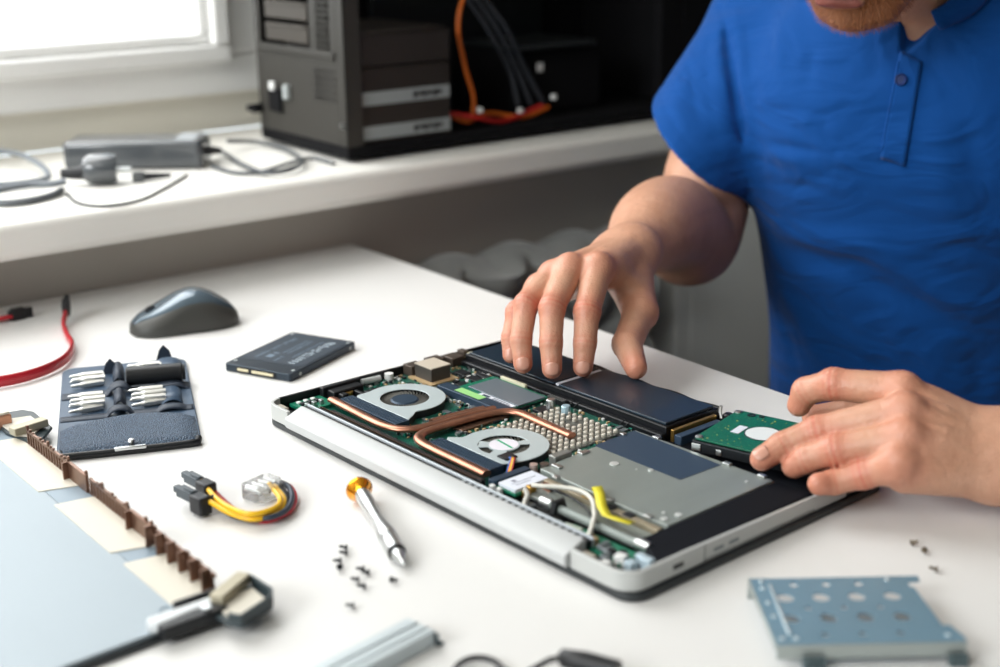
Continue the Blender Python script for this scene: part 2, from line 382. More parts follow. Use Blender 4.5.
scab('cable_loop', 'upper loop of pale grey mains cable coiled on the sill', [(-30, 152), (0, 151), (24, 156), (44, 168), (47, 178), (30, 182), (0, 185), (-30, 187)], 0.0034, [0.010, .012, .012, .008, .004, .004, .004, .004], mat('pale_grey_cable', (118, 124, 130), 0.4))
scab('mains_lead', 'grey mains lead running along the sill into the black plug', [(-30, 200), (0, 190), (30, 185), (52, 184), (66, 181)], 0.0034, [0.006, .008, .008, .008, .010], mat('pale_grey_cable', (118, 124, 130), 0.4))
scab('cable_coil', 'lowest coil of grey cable lying near the sill edge', [(-30, 199), (0, 203), (28, 201), (52, 195), (62, 190)], 0.0034, [0, 0, 0, 0, 0], mat('mid_grey_cable', (92, 96, 100), 0.4))
pl0 = sp(68, 186); pl1 = sp(112, 184)
ang2 = math.atan2((pl1 - pl0).y, (pl1 - pl0).x)
plg = thing('mains_plug', 'dark grey mains plug lying on the sill before the adapter', 'plug', (pl0.x, pl0.y, SZ), ang2)
mb = MB(); mb.tube([(-0.006, 0, 0.013), (0.012, 0, 0.013), (0.022, 0, 0.014)], [0.005, 0.007, 0.009], 14); mb.build('strain_relief', M_rubber, plg)
mb = MB(); mb.tube([(0.018, 0, 0.0165), (0.024, 0, 0.0165), (0.046, 0, 0.0165), (0.052, 0, 0.0165)], [0.012, 0.0162, 0.0162, 0.0145], 18); mb.build('plug_body', M_brick, plg)
for y in (-0.0095, 0.0095):
    mb = MB(); mb.tube([(0.052, y * .6, 0.0145), (0.066, y * .6, 0.0145)], 0.0022, 10); mb.build('pin', M_steel, plg)
pl2 = sp(133, 182)
cn = thing('barrel_connector', 'small dark cable end plug on the sill in front of the adapter', 'plug', (pl2.x, pl2.y, SZ), ang2)
mb = MB(); mb.box(0, 0.012, -0.005, 0.005, 0.0, 0.010); mb.build('plug_body', M_brick, cn, bev=0.001)
mb = MB(); mb.tube([(0.012, 0, 0.005), (0.040, 0.004, 0.0045)], [0.0042, 0.002], 10); mb.build('strain_relief', M_rubber, cn)
# ------------------------------------------------------------------ the opened laptop, upside down. local x: hinge side (0..385 mm), y: towards the palm rest edge
LA = -0.8623; LX, LY = -0.1791, 0.9966
M_silver = mat('silver_painted_plastic', (190, 192, 190), 0.42, 0.2, var=0.02, vscale=20)
M_silver2 = mat('silver_hinge_cover', (188, 190, 190), 0.42, 0.1)
M_lidm = mat('dark_grey_lid', (46, 50, 52), 0.45)
M_pcb = None
def pcb_mat(name, base, trace, pads):
    m = bpy.data.materials.new(name); m.use_nodes = True; nt = m.node_tree; p = nt.nodes['Principled BSDF']
    tc = nt.nodes.new('ShaderNodeTexCoord'); v = nt.nodes.new('ShaderNodeTexVoronoi'); v.inputs['Scale'].default_value = 420; v.distance = 'CHEBYCHEV'
    n = nt.nodes.new('ShaderNodeTexNoise'); n.inputs['Scale'].default_value = 160; n.inputs['Detail'].default_value = 4
    w = nt.nodes.new('ShaderNodeTexWave'); w.inputs['Scale'].default_value = 180; w.inputs['Distortion'].default_value = 14; w.inputs['Detail'].default_value = 3; w.inputs['Detail Scale'].default_value = 2
    for q in (v, n, w): nt.links.new(tc.outputs['Object'], q.inputs['Vector'])
    r1 = nt.nodes.new('ShaderNodeValToRGB'); r1.color_ramp.elements[0].color = srgb(base); r1.color_ramp.elements[1].color = srgb(trace); r1.color_ramp.elements[0].position = .35; r1.color_ramp.elements[1].position = .8
    nt.links.new(w.outputs['Fac'], r1.inputs['Fac'])
    r2 = nt.nodes.new('ShaderNodeValToRGB'); r2.color_ramp.elements[0].position = 0.74; r2.color_ramp.elements[1].position = 0.76
    nt.links.new(v.outputs['Color'], r2.inputs['Fac'])
    mx = nt.nodes.new('ShaderNodeMix'); mx.data_type = 'RGBA'; mx.inputs['B'].default_value = srgb(pads)
    nt.links.new(r1.outputs['Color'], mx.inputs['A'])
    r3 = nt.nodes.new('ShaderNodeValToRGB'); r3.color_ramp.elements[0].position = 0.10; r3.color_ramp.elements[1].position = 0.13; r3.color_ramp.elements[0].color = (1, 1, 1, 1); r3.color_ramp.elements[1].color = (0, 0, 0, 1)
    nt.links.new(v.outputs['Distance'], r3.inputs['Fac'])
    mu = nt.nodes.new('ShaderNodeMath'); mu.operation = 'MULTIPLY'; nt.links.new(r2.outputs['Color'], mu.inputs[0]); nt.links.new(r3.outputs['Color'], mu.inputs[1])
    nt.links.new(mu.outputs[0], mx.inputs['Factor']); nt.links.new(mx.outputs['Result'], p.inputs['Base Color'])
    p.inputs['Roughness'].default_value = 0.35; return m
M_pcb = pcb_mat('green_circuit_board', (14, 100, 76), (22, 132, 100), (205, 180, 120))
M_pcb2 = pcb_mat('dark_green_circuit_board', (14, 66, 58), (26, 104, 84), (180, 190, 180))
M_hddpcb = pcb_mat('bright_green_drive_board', (4, 88, 66), (12, 112, 82), (190, 180, 110))
M_fan = mat('pale_fan_plate', (190, 201, 203), 0.42, 0.25, var=0.02, vscale=40)
M_fins = mat('sky_tinted_fin_tape', (46, 64, 82), 0.45, 0.3, bump=0.1, bscale=200, aniso=(1, 14, 1))  # bluish tint puts the reflected sky into the dark fin colour
M_copper = mat('copper', (178, 126, 104), 0.33, 0.9, var=0.4, vscale=90, bump=0.05, bscale=200)
M_batt = mat('battery_film', (32, 47, 60), 0.3, 0.0, bump=0.06, bscale=30, coat=0.15, var=0.05, vscale=40)  # blue of the dark film is reflected window light, mixed into its colour
M_battc = mat('battery_case', (15, 17, 21), 0.4)
M_plate = mat('grey_green_steel_plate', (158, 166, 162), 0.40, 0.55, var=0.12, vscale=14, bump=0.03, bscale=60, aniso=(4, 1, 1))
M_stick = mat('dark_blue_film', (48, 66, 86), 0.5, 0.1)
M_slab = mat('dark_slab_plastic', (12, 15, 22), 0.75, spec=0.18)
M_gold = mat('gold_contact', (196, 156, 84), 0.3, 0.9)
M_chip = mat('black_chip', (30, 32, 36), 0.4)
M_chipg = mat('grey_chip', (120, 126, 130), 0.35, 0.5)
M_tan = mat('tan_ceramic', (176, 150, 112), 0.5)
M_solder = mat('solder', (190, 195, 195), 0.3, 0.8)
M_yel = mat('yellow_tape', (216, 204, 44), 0.5)

lap = thing('laptop', 'large silver and black laptop opened from underneath, circuit board, twin fans and battery showing', 'laptop', (LX, LY, 0), LA)
# lid (dark) lies under the base
mb = MB(); mb.prism(rrect(-0.006, 0.389, -0.0005, 0.250, 0.014), 0.0002, 0.0055); mb.build('screen_lid', M_lidm, lap, bev=0.0014, seg=3)
# base tray: floor, rims
TOPF = lambda x, y: 0.0185 - 0.0035 * max(0, min(1, (y - 0.05) / 0.19))
mb = MB(); mb.prism(rrect(0.002, 0.382, 0.002, 0.243, 0.010), 0.0058, 0.0085); mb.build('base_tray', M_black, lap)
outer = rrect(-0.004, 0.3865, 0.000, 0.246, 0.014, 6)
# silver side wall with rounded corners, open on the palm-rest side
def wallring(path, th, z0, ztop, M=None):
    mb = MB(); n = len(path); vs = []
    for i, (x, y) in enumerate(path):
        a = path[max(i - 1, 0)]; b = path[min(i + 1, n - 1)]
        tx, ty = b[0] - a[0], b[1] - a[1]; l = math.hypot(tx, ty); nx, ny = -ty / l, tx / l
        zt = ztop(x, y)
        vs += [(x, y, z0), (x, y, zt), (x + nx * th, y + ny * th, zt), (x + nx * th, y + ny * th, z0)]
    fs = []
    for i in range(n - 1):
        for k in range(4): fs.append((i * 4 + k, (i + 1) * 4 + k, (i + 1) * 4 + (k + 1) % 4, i * 4 + (k + 1) % 4))
    fs += [(3, 2, 1, 0), tuple((n - 1) * 4 + k for k in range(4))]
    mb.add(vs, fs); return mb
def arc(cx, cy, r, a0, a1, k=8): return [(cx + r * math.cos(math.radians(a0 + (a1 - a0) * i / k)), cy + r * math.sin(math.radians(a0 + (a1 - a0) * i / k))) for i in range(k + 1)]
right_path = [(0.338, -0.001), (0.365, -0.001)] + arc(0.3715, 0.014, 0.015, -90, 0) + [(0.3865, 0.05), (0.3865, 0.10), (0.3865, 0.172)]
wallring(right_path, 0.0030, 0.0062, TOPF).build('silver_side_rim', M_silver, lap, bev=0.0005)
left_path = arc(0.008, 0.011, 0.012, 180, 270)[:] + [(0.028, -0.001)]
wallring(left_path, 0.0030, 0.0062, TOPF).build('silver_corner_rim', M_silver, lap, bev=0.0005)
wallring([(-0.004, 0.240), (-0.004, 0.10), (-0.004, 0.011)], 0.0026, 0.0062, TOPF).build('black_side_rim', M_black, lap, bev=0.0005)
wallring([(0.3865, 0.172), (0.3865, 0.205)], 0.0030, 0.0062, TOPF).build('silver_side_rim', M_silver, lap, bev=0.0003)
wallring([(0.3865, 0.205), (0.3865, 0.236)] + arc(0.3765, 0.236, 0.010, 0, 90)[1:] + [(0.26, 0.246), (0.10, 0.246)] + arc(0.006, 0.236, 0.010, 90, 180), 0.0028, 0.0062, lambda x, y: TOPF(x, y) - 0.001).build('palm_edge_rim', M_black, lap, bev=0.0005)
# ports on the silver side
mb = MB(); mb.box(0.3862, 0.3868, 0.036, 0.045, 0.0105, 0.0135); mb.build('side_port', M_black, lap, bev=0.0002)
mb = MB(); mb.box(0.3862, 0.3867, 0.0635, 0.0640, 0.0065, 0.0178); mb.build('panel_seam', M_chip, lap, smooth=0)
mb = MB(); mb.box(0.3862, 0.3867, 0.072, 0.081, 0.0105, 0.0128); mb.box(0.3862, 0.3867, 0.086, 0.095, 0.0105, 0.0128); mb.build('port_symbol', M_chipg, lap, smooth=0)
mb = MB(); mb.box(0.3862, 0.3867, 0.064, 0.171, 0.0075, 0.0079); mb.build('port_door_seam', M_chip, lap, smooth=0)
# silver hinge cover: extruded profile along x
prof = [(-0.0030, 0.0062), (-0.0045, 0.0085), (-0.0045, 0.0138), (-0.0035, 0.0152), (0.0105, 0.0206), (0.0125, 0.0205), (0.0134, 0.0190), (0.0134, 0.0062)]
vs = [(x, y, z) for x in (0.029, 0.337) for y, z in prof]; n = len(prof)
mb = MB(); mb.add(vs, [tuple(range(n)), tuple(range(2 * n - 1, n - 1, -1))] + [(i, (i + 1) % n, n + (i + 1) % n, n + i) for i in range(n)])
mb.build('hinge_cover', M_silver2, lap, bev=0.0012, seg=3, smooth=30)
# black channel and thin pale strip behind the cover
mb = MB(); mb.box(0.024, 0.336, 0.0138, 0.0192, 0.0085, 0.0172); mb.build('vent_channel', M_black, lap, bev=0.0003)
mb = MB(); mb.box(0.024, 0.336, 0.0196, 0.0210, 0.0085, 0.0186); mb.build('pale_strip', mat('pale_blue_strip', (206, 214, 220), 0.35, 0.2), lap, bev=0.0004)
mb = MB()
for i in range(19): mb.box(0.215 + i * 0.0062, 0.2178 + i * 0.0062, 0.0143, 0.0186, 0.0172, 0.0178)
mb.build('vent_teeth', mat('pale_vent_tooth', (190, 196, 200), 0.4, 0.3), lap, smooth=0)
mb = MB(); mb.box(0.030, 0.225, 0.022, 0.0265, 0.0085, 0.0160); mb.box(0.04, 0.22, 0.029, 0.033, 0.0085, 0.0152); mb.build('fin_housing', M_black, lap, bev=0.0005)
mb = MB(); mb.box(0.03, 0.215, 0.0275, 0.0283, 0.0085, 0.0162); mb.build('thin_rail', mat('dark_copper_rail', (96, 78, 66), 0.4, 0.7), lap)

# boards
mb = MB(); mb.prism([(0.000, 0.022), (0.030, 0.034), (0.100, 0.034), (0.220, 0.034), (0.222, 0.10), (0.228, 0.17), (0.215, 0.183), (0.018, 0.183), (0.014, 0.205), (0.000, 0.205)], 0.009, 0.0104); mb.build('motherboard', M_pcb2, lap)
mb = MB(); mb.box(0.001, 0.024, 0.018, 0.046, 0.0105, 0.0130); mb.build('audio_board', M_pcb, lap)
mb = MB(); mb.box(0.305, 0.362, 0.017, 0.034, 0.0088, 0.0120); mb.build('port_board', M_pcb, lap)

def fan(name_par, cx, cy, r_out, r_hole, x0, x1, yf, ring=False):
    # housing outline: circle joined to straight edge at y = yf from x0 to x1
    a0 = math.atan2(yf - cy, x1 - cx); a1 = math.atan2(yf - cy, x0 - cx) + 2 * PI
    pl = [(x1, yf)] + [(cx + r_out * math.cos(a), cy + r_out * math.sin(a)) for a in [(-0.12 * PI) + (1.24 * PI) * i / 36 for i in range(37)]] + [(x0, yf)]
    ol = resample(pl, 64, (cx, cy)); inn = circ(cx, cy, r_hole, 64)
    mb = MB(); mb.ring([(cx + (x - cx) * .985, cy + (y - cy) * .985) for x, y in ol], circ(cx, cy, r_hole + 0.004, 64), 0.0095, 0.0160); h = mb.build('fan_housing', M_chip, name_par, smooth=50)
    mb = MB()
    if not ring: mb.ring(ol, inn, 0.0160, 0.0168)
    else:
        mb.ring(ol, inn, 0.0160, 0.0168)
    p = mb.build('fan_cover', M_fan, name_par, bev=0.0002, seg=1)
    if ring:
        mb = MB(); mb.prism(circ(cx, cy, 0.0115, 40), 0.0160, 0.0168)
        for a in (3.9, 1.15, 5.35):
            w = 0.34 if a > 3 else 0.22
            mb.prism([(cx + rr * math.cos(aa), cy + rr * math.sin(aa)) for rr, aa in ((0.010, a - w * 1.2), (r_hole + .0006, a - w), (r_hole + .0006, a + w), (0.010, a + w * 1.2))], 0.0161, 0.0167)
        mb.build('fan_spider', M_fan, name_par)
        mb = MB(); mb.prism(circ(cx, cy, 0.0105, 40), 0.01682, 0.01705); st = mb.build('fan_sticker', mat('white_round_sticker', (226, 222, 230), 0.5), name_par)
        mb = MB(); mb.box(-0.0095, 0.0095, -0.0009, 0.0009, 0.01706, 0.01716, Matrix.Translation((cx, cy + .001, 0)) @ Matrix.Rotation(-0.12, 4, 'Z')); mb.build('green_stripe', mat('green_ink', (10, 160, 110), 0.5), st)
    # blades and hub
    mb = MB()
    for k in range(40):
        a = 2 * PI * k / 40; r1, r2 = r_hole * 0.58, r_hole + 0.002
        pts = [(cx + r * math.cos(a + b), cy + r * math.sin(a + b)) for r, b in ((r1, 0), ((r1 + r2) / 2, 0.10), (r2, 0.30))]
        qs = [(cx + r * math.cos(a + b + t), cy + r * math.sin(a + b + t)) for r, b, t in ((r2, 0.30, 0.022), ((r1 + r2) / 2, 0.10, 0.032), (r1, 0, 0.045))]
        mb.prism(pts + qs, 0.0100, 0.0150)
    mb.build('fan_blades', mat('fan_blade_plastic', (128, 126, 120), 0.35, 0.3), name_par, smooth=0)
    mb = MB(); mb.prism(circ(cx, cy, r_hole + 0.0035, 40), 0.0092, 0.0098); mb.build('fan_floor', M_black, name_par)
    if not ring:
        mb = MB(); mb.lathe([(0.0112, 0.0099), (0.0112, 0.0150), (0.0098, 0.0160), (0.0, 0.0160)], Matrix.Translation((cx, cy, 0)), 32); mb.build('fan_hub', M_fins, name_par)
fan(lap, 0.0592, 0.0866, 0.0320, 0.0192, 0.030, 0.1005, 0.0600)
fan(lap, 0.1846, 0.0800, 0.0325, 0.0186, 0.1435, 0.2105, 0.0565, True)
for x0, x1, y0, y1 in ((0.0265, 0.1005, 0.0472, 0.0600), (0.1432, 0.2120, 0.0440, 0.0565)):
    mb = MB(); mb.box(x0, x1, y0, y1, 0.0095, 0.0166); f = mb.build('cooling_fins', M_fins, lap, bev=0.0004)
    mb = MB()
    for k in range(3): mb.box(x0 + .001, x1 - .001, y0 + 0.0022 + k * 0.0032, y0 + 0.0030 + k * 0.0032, 0.01662, 0.0171)
    mb.build('fin_crease', M_fins, f, smooth=0)
# heat pipes (flattened copper)
def hp(pts, r=0.0034):
    mb = MB(); mb.tube(crom([(x, y, z) for x, y, z in pts], 6), r, 14, sx=1.22, sy=0.70, up=(0, 0, 1)); return mb.build('heat_pipe', M_copper, lap, smooth=80)
Z = 0.0158
hp([(0.022, 0.0435, Z), (0.05, 0.0420, Z), (0.080, 0.0405, Z), (0.096, 0.0410, Z), (0.108, 0.0450, Z), (0.1155, 0.0540, Z), (0.1178, 0.0700, Z), (0.1185, 0.090, Z), (0.1200, 0.108, Z), (0.1235, 0.1240, Z)])
hp([(0.2145, 0.0385, Z), (0.19, 0.0390, Z), (0.160, 0.0395, Z), (0.143, 0.0405, Z), (0.132, 0.0445, Z), (0.1262, 0.0540, Z), (0.1255, 0.0700, Z), (0.1262, 0.090, Z), (0.1275, 0.108, Z), (0.131, 0.1215, Z), (0.138, 0.1295, Z), (0.150, 0.1318, Z), (0.175, 0.1305, Z), (0.203, 0.1290, Z)])
mb = MB(); mb.tube(crom([(0.1075, 0.075, .0135), (0.1095, 0.10, .0135), (0.113, 0.122, .0135)], 5), 0.003, 12, sx=1.2, sy=.7, up=(0, 0, 1)); mb.build('heat_pipe', M_copper, lap, smooth=80)
# copper-tone heat spreader bracket under pipes
mb = MB(); mb.box(0.104, 0.136, 0.082, 0.128, 0.0104, 0.0128); mb.build('heat_plate', mat('brown_copper_plate', (120, 92, 76), 0.4, 0.7), lap, bev=0.0006)
# wifi card with white label and the blue strip beside it
mb = MB(); mb.box(0.227, 0.248, 0.035, 0.068, 0.0110, 0.0125); wc = mb.build('wireless_card', M_pcb, lap)
mb = MB(); mb.box(0.2292, 0.2462, 0.0365, 0.0665, 0.0126, 0.0152); mb.build('white_label_cover', mat('white_label', (222, 226, 236), 0.45), wc, bev=0.0003)
mb = MB(); mb.box(0.2375, 0.2382, 0.041, 0.062, 0.01522, 0.01530); mb.box(0.233, 0.2362, 0.044, 0.047, 0.01522, 0.01530); mb.box(0.2405, 0.2412, 0.042, 0.055, 0.01522, 0.01530); mb.build('label_print', mat('grey_ink', (130, 134, 150), 0.5), wc, smooth=0)
mb = MB(); mb.box(0.2215, 0.2278, 0.034, 0.067, 0.0105, 0.0160); mb.build('card_slot', M_fins, lap, bev=0.0004)
for (x, y) in ((0.2265, 0.0335), (0.2335, 0.0335)):
    mb = MB(); mb.box(x, x + 0.004, y - 0.003, y, 0.0105, 0.0145); mb.build('slot_clip', M_whitem, lap, bev=0.0005)
mb = MB(); mb.cyl((0.2262, 0.071, 0.0104), (0.2262, 0.071, 0.0175), 0.0028); mb.build('standoff', mat('pink_grey_metal', (214, 190, 180), 0.35, 0.6), lap)
mb = MB(); mb.cyl((0.2312, 0.0765, 0.0104), (0.2312, 0.0765, 0.0180), 0.0033); mb.build('standoff', mat('brown_steel', (120, 112, 104), 0.35, 0.8), lap)
# fan lead wires
for k, c in enumerate(('#1f5fb0', '#e07818', '#d8c030', '#b03030')):
    cable('fan_wire', [(0.206 + .001 * k, 0.066 + .001 * k, 0.0172), (0.2105 + .0012 * k, 0.0640, 0.0190), (0.2145 + .0013 * k, 0.0585, 0.0160), (0.2180 + .0013 * k, 0.0530, 0.0118)], 0.0007, mat('wire_' + 'abcd'[k], tuple(int(c[i:i + 2], 16) for i in (1, 3, 5)), 0.4), lap, 5)
mb = MB(); mb.box(0.1985, 0.2085, 0.0615, 0.0720, 0.0168, 0.0180); mb.build('wire_clip', M_chip, lap, bev=0.0003)
# tan cube (stacked connector) and brown blocks
mb = MB(); mb.box(0.0135, 0.0355, 0.1315, 0.1515, 0.0105, 0.0228); cb = mb.build('tan_block', mat('grey_brown_block', (84, 80, 76), 0.45, 0.4), lap, bev=0.0004)
mb = MB(); mb.box(0.0133, 0.0357, 0.1313, 0.1517, 0.0228, 0.0236); mb.build('block_pad', mat('beige_pad', (190, 180, 164), 0.6), cb)
mb = MB(); mb.box(0.010, 0.041, 0.127, 0.156, 0.0105, 0.0120); mb.build('block_flange', M_tan, cb)
for x, y, w, d, h in ((-0.0008, 0.130, .012, .013, .0195), (0.000, 0.151, .012, .014, .0200), (0.001, 0.170, .014, .013, .0185), (0.0, 0.187, .009, .006, .0195)):
    mb = MB(); mb.box(x, x + w, y, y + d, 0.0105, h); mb.build('port_block', mat('brown_port_block', (86, 76, 68), 0.45, 0.4), lap, bev=0.0006)
mb = MB(); mb.lathe([(0.0035, 0.0105), (0.0048, 0.0115), (0.0048, 0.0175), (0.0030, 0.0188), (0.0, 0.0190)], Matrix.Translation((0.014, 0.1925, 0))); mb.build('round_cap', mat('cream_cap', (206, 202, 176), 0.5), lap)
# black lock/hinge block at left rim, with white cylinders
mb = MB(); mb.box(-0.0010, 0.0155, 0.050, 0.079, 0.0105, 0.0180); mb.box(0.001, 0.006, 0.046, 0.083, 0.0105, 0.0200); mb.box(0.009, 0.022, 0.054, 0.060, 0.0105, 0.0165); mb.build('black_socket', M_black, lap, bev=0.0010)
mb = MB(); mb.cyl((0.002, 0.086, 0.0145), (0.004, 0.103, 0.0145), 0.0026, n=14); mb.build('white_barrel', mat('pale_barrel', (196, 200, 200), 0.35, 0.3), lap)
mb = MB(); mb.box(0.016, 0.032, 0.068, 0.0715, 0.0105, 0.0160); mb.box(0.022, 0.026, 0.074, 0.09, 0.0105, 0.0155); mb.build('black_lever', M_black, lap, bev=0.0006)
mb = MB(); mb.cyl((0.0155, 0.064, 0.0105), (0.0155, 0.064, 0.0158), 0.0036); mb.build('brass_post', M_gold, lap)
mb = MB(); mb.cyl((0.004, 0.112, 0.0105), (0.004, 0.112, 0.0165), 0.0036); mb.build('white_post', M_whitem, lap)
mb = MB(); mb.box(0.0045, 0.0165, 0.0005, 0.0085, 0.0088, 0.0165); mb.build('beige_hinge_foot', mat('beige_metal', (188, 180, 166), 0.4, 0.4), lap, bev=0.0012)
for k, (x, y) in enumerate([(0.004 + 0.006 * (i % 3), 0.022 + 0.0065 * (i // 3)) for i in range(9)]):
    mb = MB(); mb.box(x, x + 0.0038, y, y + 0.0030, 0.0130, 0.0145 + 0.001 * (k % 3)); mb.build('board_component', (M_whitem, M_chip, M_solder)[k % 3], lap, bev=0.0003)
# memory: dark-blue bar with green and white labels, grey module
mb = MB(); mb.box(0.054, 0.133, 0.1225, 0.1335, 0.0105, 0.0172); mb.box(0.056, 0.133, 0.1335, 0.1350, 0.0105, 0.0150); rb = mb.build('memory_slot', M_fins, lap, bev=0.0005)
mb = MB(); mb.box(0.0735, 0.1035, 0.1250, 0.1325, 0.0173, 0.0176); mb.build('green_label', mat('lime_label', (150, 206, 130), 0.5), rb, smooth=0)
mb = MB(); mb.box(0.062, 0.129, 0.1352, 0.1750, 0.0128, 0.0140); mm = mb.build('memory_module', M_pcb, lap)
mb = MB(); mb.box(0.0690, 0.1290, 0.1425, 0.1715, 0.0140, 0.0152); mb.build('grey_shield', mat('slate_shield', (112, 122, 130), 0.42, 0.3), mm, bev=0.0004)
mb = MB(); mb.box(0.088, 0.128, 0.1360, 0.1415, 0.0141, 0.0150); mb.build('white_label', mat('white_label', (222, 226, 236), 0.45), mm, smooth=0)
mb = MB(); mb.box(0.092, 0.100, 0.1372, 0.1402, 0.01502, 0.01512); mb.box(0.104, 0.1255, 0.1372, 0.1380, 0.01502, 0.01512); mb.box(0.104, 0.1225, 0.1392, 0.1400, 0.01502, 0.01512); mb.build('label_print', M_stick, mm, smooth=0)
mb = MB(); mb.box(0.070, 0.100, 0.1755, 0.1785, 0.0110, 0.0160); mb.build('white_connector', mat('cream_cap', (206, 202, 176), 0.5), lap, bev=0.0004)
# two round capacitors and studs
for x, y, c in ((0.1425, 0.1645, 'a'), (0.1605, 0.1635, 'b')):
    mb = MB(); mb.lathe([(0.0036, 0.0105), (0.0036, 0.0180), (0.0030, 0.0188), (0.0, 0.0188)], Matrix.Translation((x, y, 0))); mb.build('capacitor', M_steel if c == 'a' else mat('pale_blue_cap', (176, 205, 218), 0.3, 0.4), lap)
mb = MB(); mb.box(0.148, 0.2165, 0.098, 0.169, 0.0105, 0.0117); pg = mb.build('socket_plate', mat('grey_socket_plate', (96, 98, 94), 0.45, 0.4), lap, bev=0.0004)
mb = MB()
for i in range(11):
    for j in range(11):
        x, y = 0.151 + i * 0.0062, 0.102 + j * 0.0062
        if (i, j) in ((4, 8), (5, 8), (5, 9)): continue
        mb.lathe([(0.0018, 0.0117), (0.0018, 0.0138), (0.0013, 0.0144), (0.0, 0.0142)], Matrix.Translation((x, y, 0)), 8)
mb.build('socket_studs', mat('pale_stud', (208, 202, 190), 0.35, 0.3), pg)
# battery pack: case, two film-covered cells, white strip label
mb = MB(); mb.box(0.0150, 0.2445, 0.1840, 0.2420, 0.0088, 0.0200)
mb.box(0.0150, 0.2445, 0.1790, 0.1840, 0.0088, 0.0150)
bt = mb.build('battery_pack', M_battc, lap, bev=0.0010)
mb = MB(); mb.box(0.0170, 0.1215, 0.1865, 0.2370, 0.0200, 0.0212); mb.build('battery_cell_film', M_batt, bt, bev=0.0006)
mb = MB(); mb.box(0.1285, 0.2425, 0.1855, 0.2385, 0.0200, 0.0222); mb.build('battery_cell_film', M_batt, bt, bev=0.0008, seg=3)
mb = MB(); mb.box(0.1240, 0.1276, 0.1870, 0.2350, 0.0200, 0.0215); mb.build('white_strip_label', mat('white_label', (222, 226, 236), 0.45), bt)
pts = [(0.10 + i * 0.0075, 0.2445 + 0.0014 * math.sin(i * 1.1)) for i in range(20)]
mb = MB(); mb.tube([(x, y, 0.0168) for x, y in pts], 0.0028, 8); mb.build('wavy_edge', M_battc, bt, smooth=80)
for x in (0.150, 0.156, 0.205, 0.2105):
    mb = MB(); mb.tube([(x, 0.176, 0.0125), (x + 0.001, 0.181, 0.0155), (x + 0.004, 0.1838, 0.0125)], 0.0007, 6); mb.build('battery_wire', M_chip, bt)
mb = MB(); mb.box(0.128, 0.148, 0.174, 0.1785, 0.0105, 0.0155)
bc = mb.build('battery_connector', M_chip, lap, bev=0.0004)
mb = MB()
for i in range(7): mb.box(0.130 + i * 0.0025, 0.1312 + i * 0.0025, 0.1728, 0.1775, 0.0155, 0.0160)
mb.build('connector_pins', M_solder, bc, smooth=0)
# drive-bay connector with gold edge
mb = MB(); mb.box(0.2480, 0.2510, 0.1850, 0.2320, 0.0088, 0.0188); mb.build('gold_edge_board', M_gold, lap, bev=0.0003)
mb = MB(); mb.box(0.2525, 0.2590, 0.1840, 0.2300, 0.0088, 0.0165); mb.build('drive_socket', M_stick, lap, bev=0.0006)
mb = MB(); mb.box(0.2470, 0.3835, 0.1720, 0.2430, 0.0086, 0.0098); mb.build('drive_bay_floor', M_slab, lap)
mb = MB(); mb.tube(crom([(0.256, 0.1735, 0.0135), (0.30, 0.1735, 0.0138), (0.36, 0.1735, 0.0135)]), 0.0009, 8); mb.build('copper_bay_wire', mat('brown_copper', (150, 100, 66), 0.35, 0.8), lap)
mb = MB(); mb.tube(crom([(0.246, 0.240, 0.018), (0.249, 0.239, 0.023), (0.251, 0.236, 0.020), (0.254, 0.234, 0.016)]), 0.0013, 8); mb.build('silver_ribbon', M_steel, lap)
mb = MB(); mb.lathe([(0.0042, 0.0100), (0.0042, 0.0185), (0.0030, 0.0195), (0.0, 0.0195)], Matrix.Translation((0.2560, 0.2395, 0)), 12); mb.build('black_post', M_black, lap)
# optical drive: steel plate with film sticker
mb = MB(); mb.prism([(0.2340, 0.0700), (0.3525, 0.0680), (0.3525, 0.1708), (0.2280, 0.1690)], 0.0095, 0.0168); op = mb.build('optical_drive', M_plate, lap, bev=0.0005)
mb = MB(); mb.prism([(0.2295, 0.1260), (0.3105, 0.1258), (0.3120, 0.1650), (0.2285, 0.1672)], 0.01685, 0.01710); mb.build('blue_film', M_stick, op)
mb = MB()
for (x, y, r) in ((0.262, 0.113, .0033), (0.2865, 0.1230, .0019), (0.2790, 0.117, .0006), (0.3465, 0.0845, .0024), (0.3445, 0.0735, .0022), (0.338, 0.0800, .0011), (0.3420, 0.156, .0010)):
    mb.prism(circ(x, y, r, 14), 0.0169, 0.0174)
mb.build('plate_dimple', mat('bright_dimple', (232, 234, 232), 0.3, 0.5), op)
for (x, y, w, d) in ((0.2355, 0.0785, .008, .004), (0.2500, 0.0655, .005, .004), (0.2315, 0.1070, .005, .008), (0.2465, 0.1670, .006, .004), (0.3115, 0.1672, .006, .004), (0.3405, 0.1685, .006, .004), (0.2268, 0.154, .004, .004), (0.3000, 0.0665, .005, .004), (0.3330, 0.0665, .006, .004)):
    mb = MB(); mb.box(x, x + w, y, y + d, 0.0169, 0.0182); mb.build('drive_tab', M_steel, op, bev=0.0004)
mb = MB(); mb.box(0.2245, 0.2310, 0.0865, 0.103, 0.0105, 0.0195); mb.build('drive_bracket', mat('grey_bracket', (150, 152, 148), 0.4, 0.6), op, bev=0.0007)
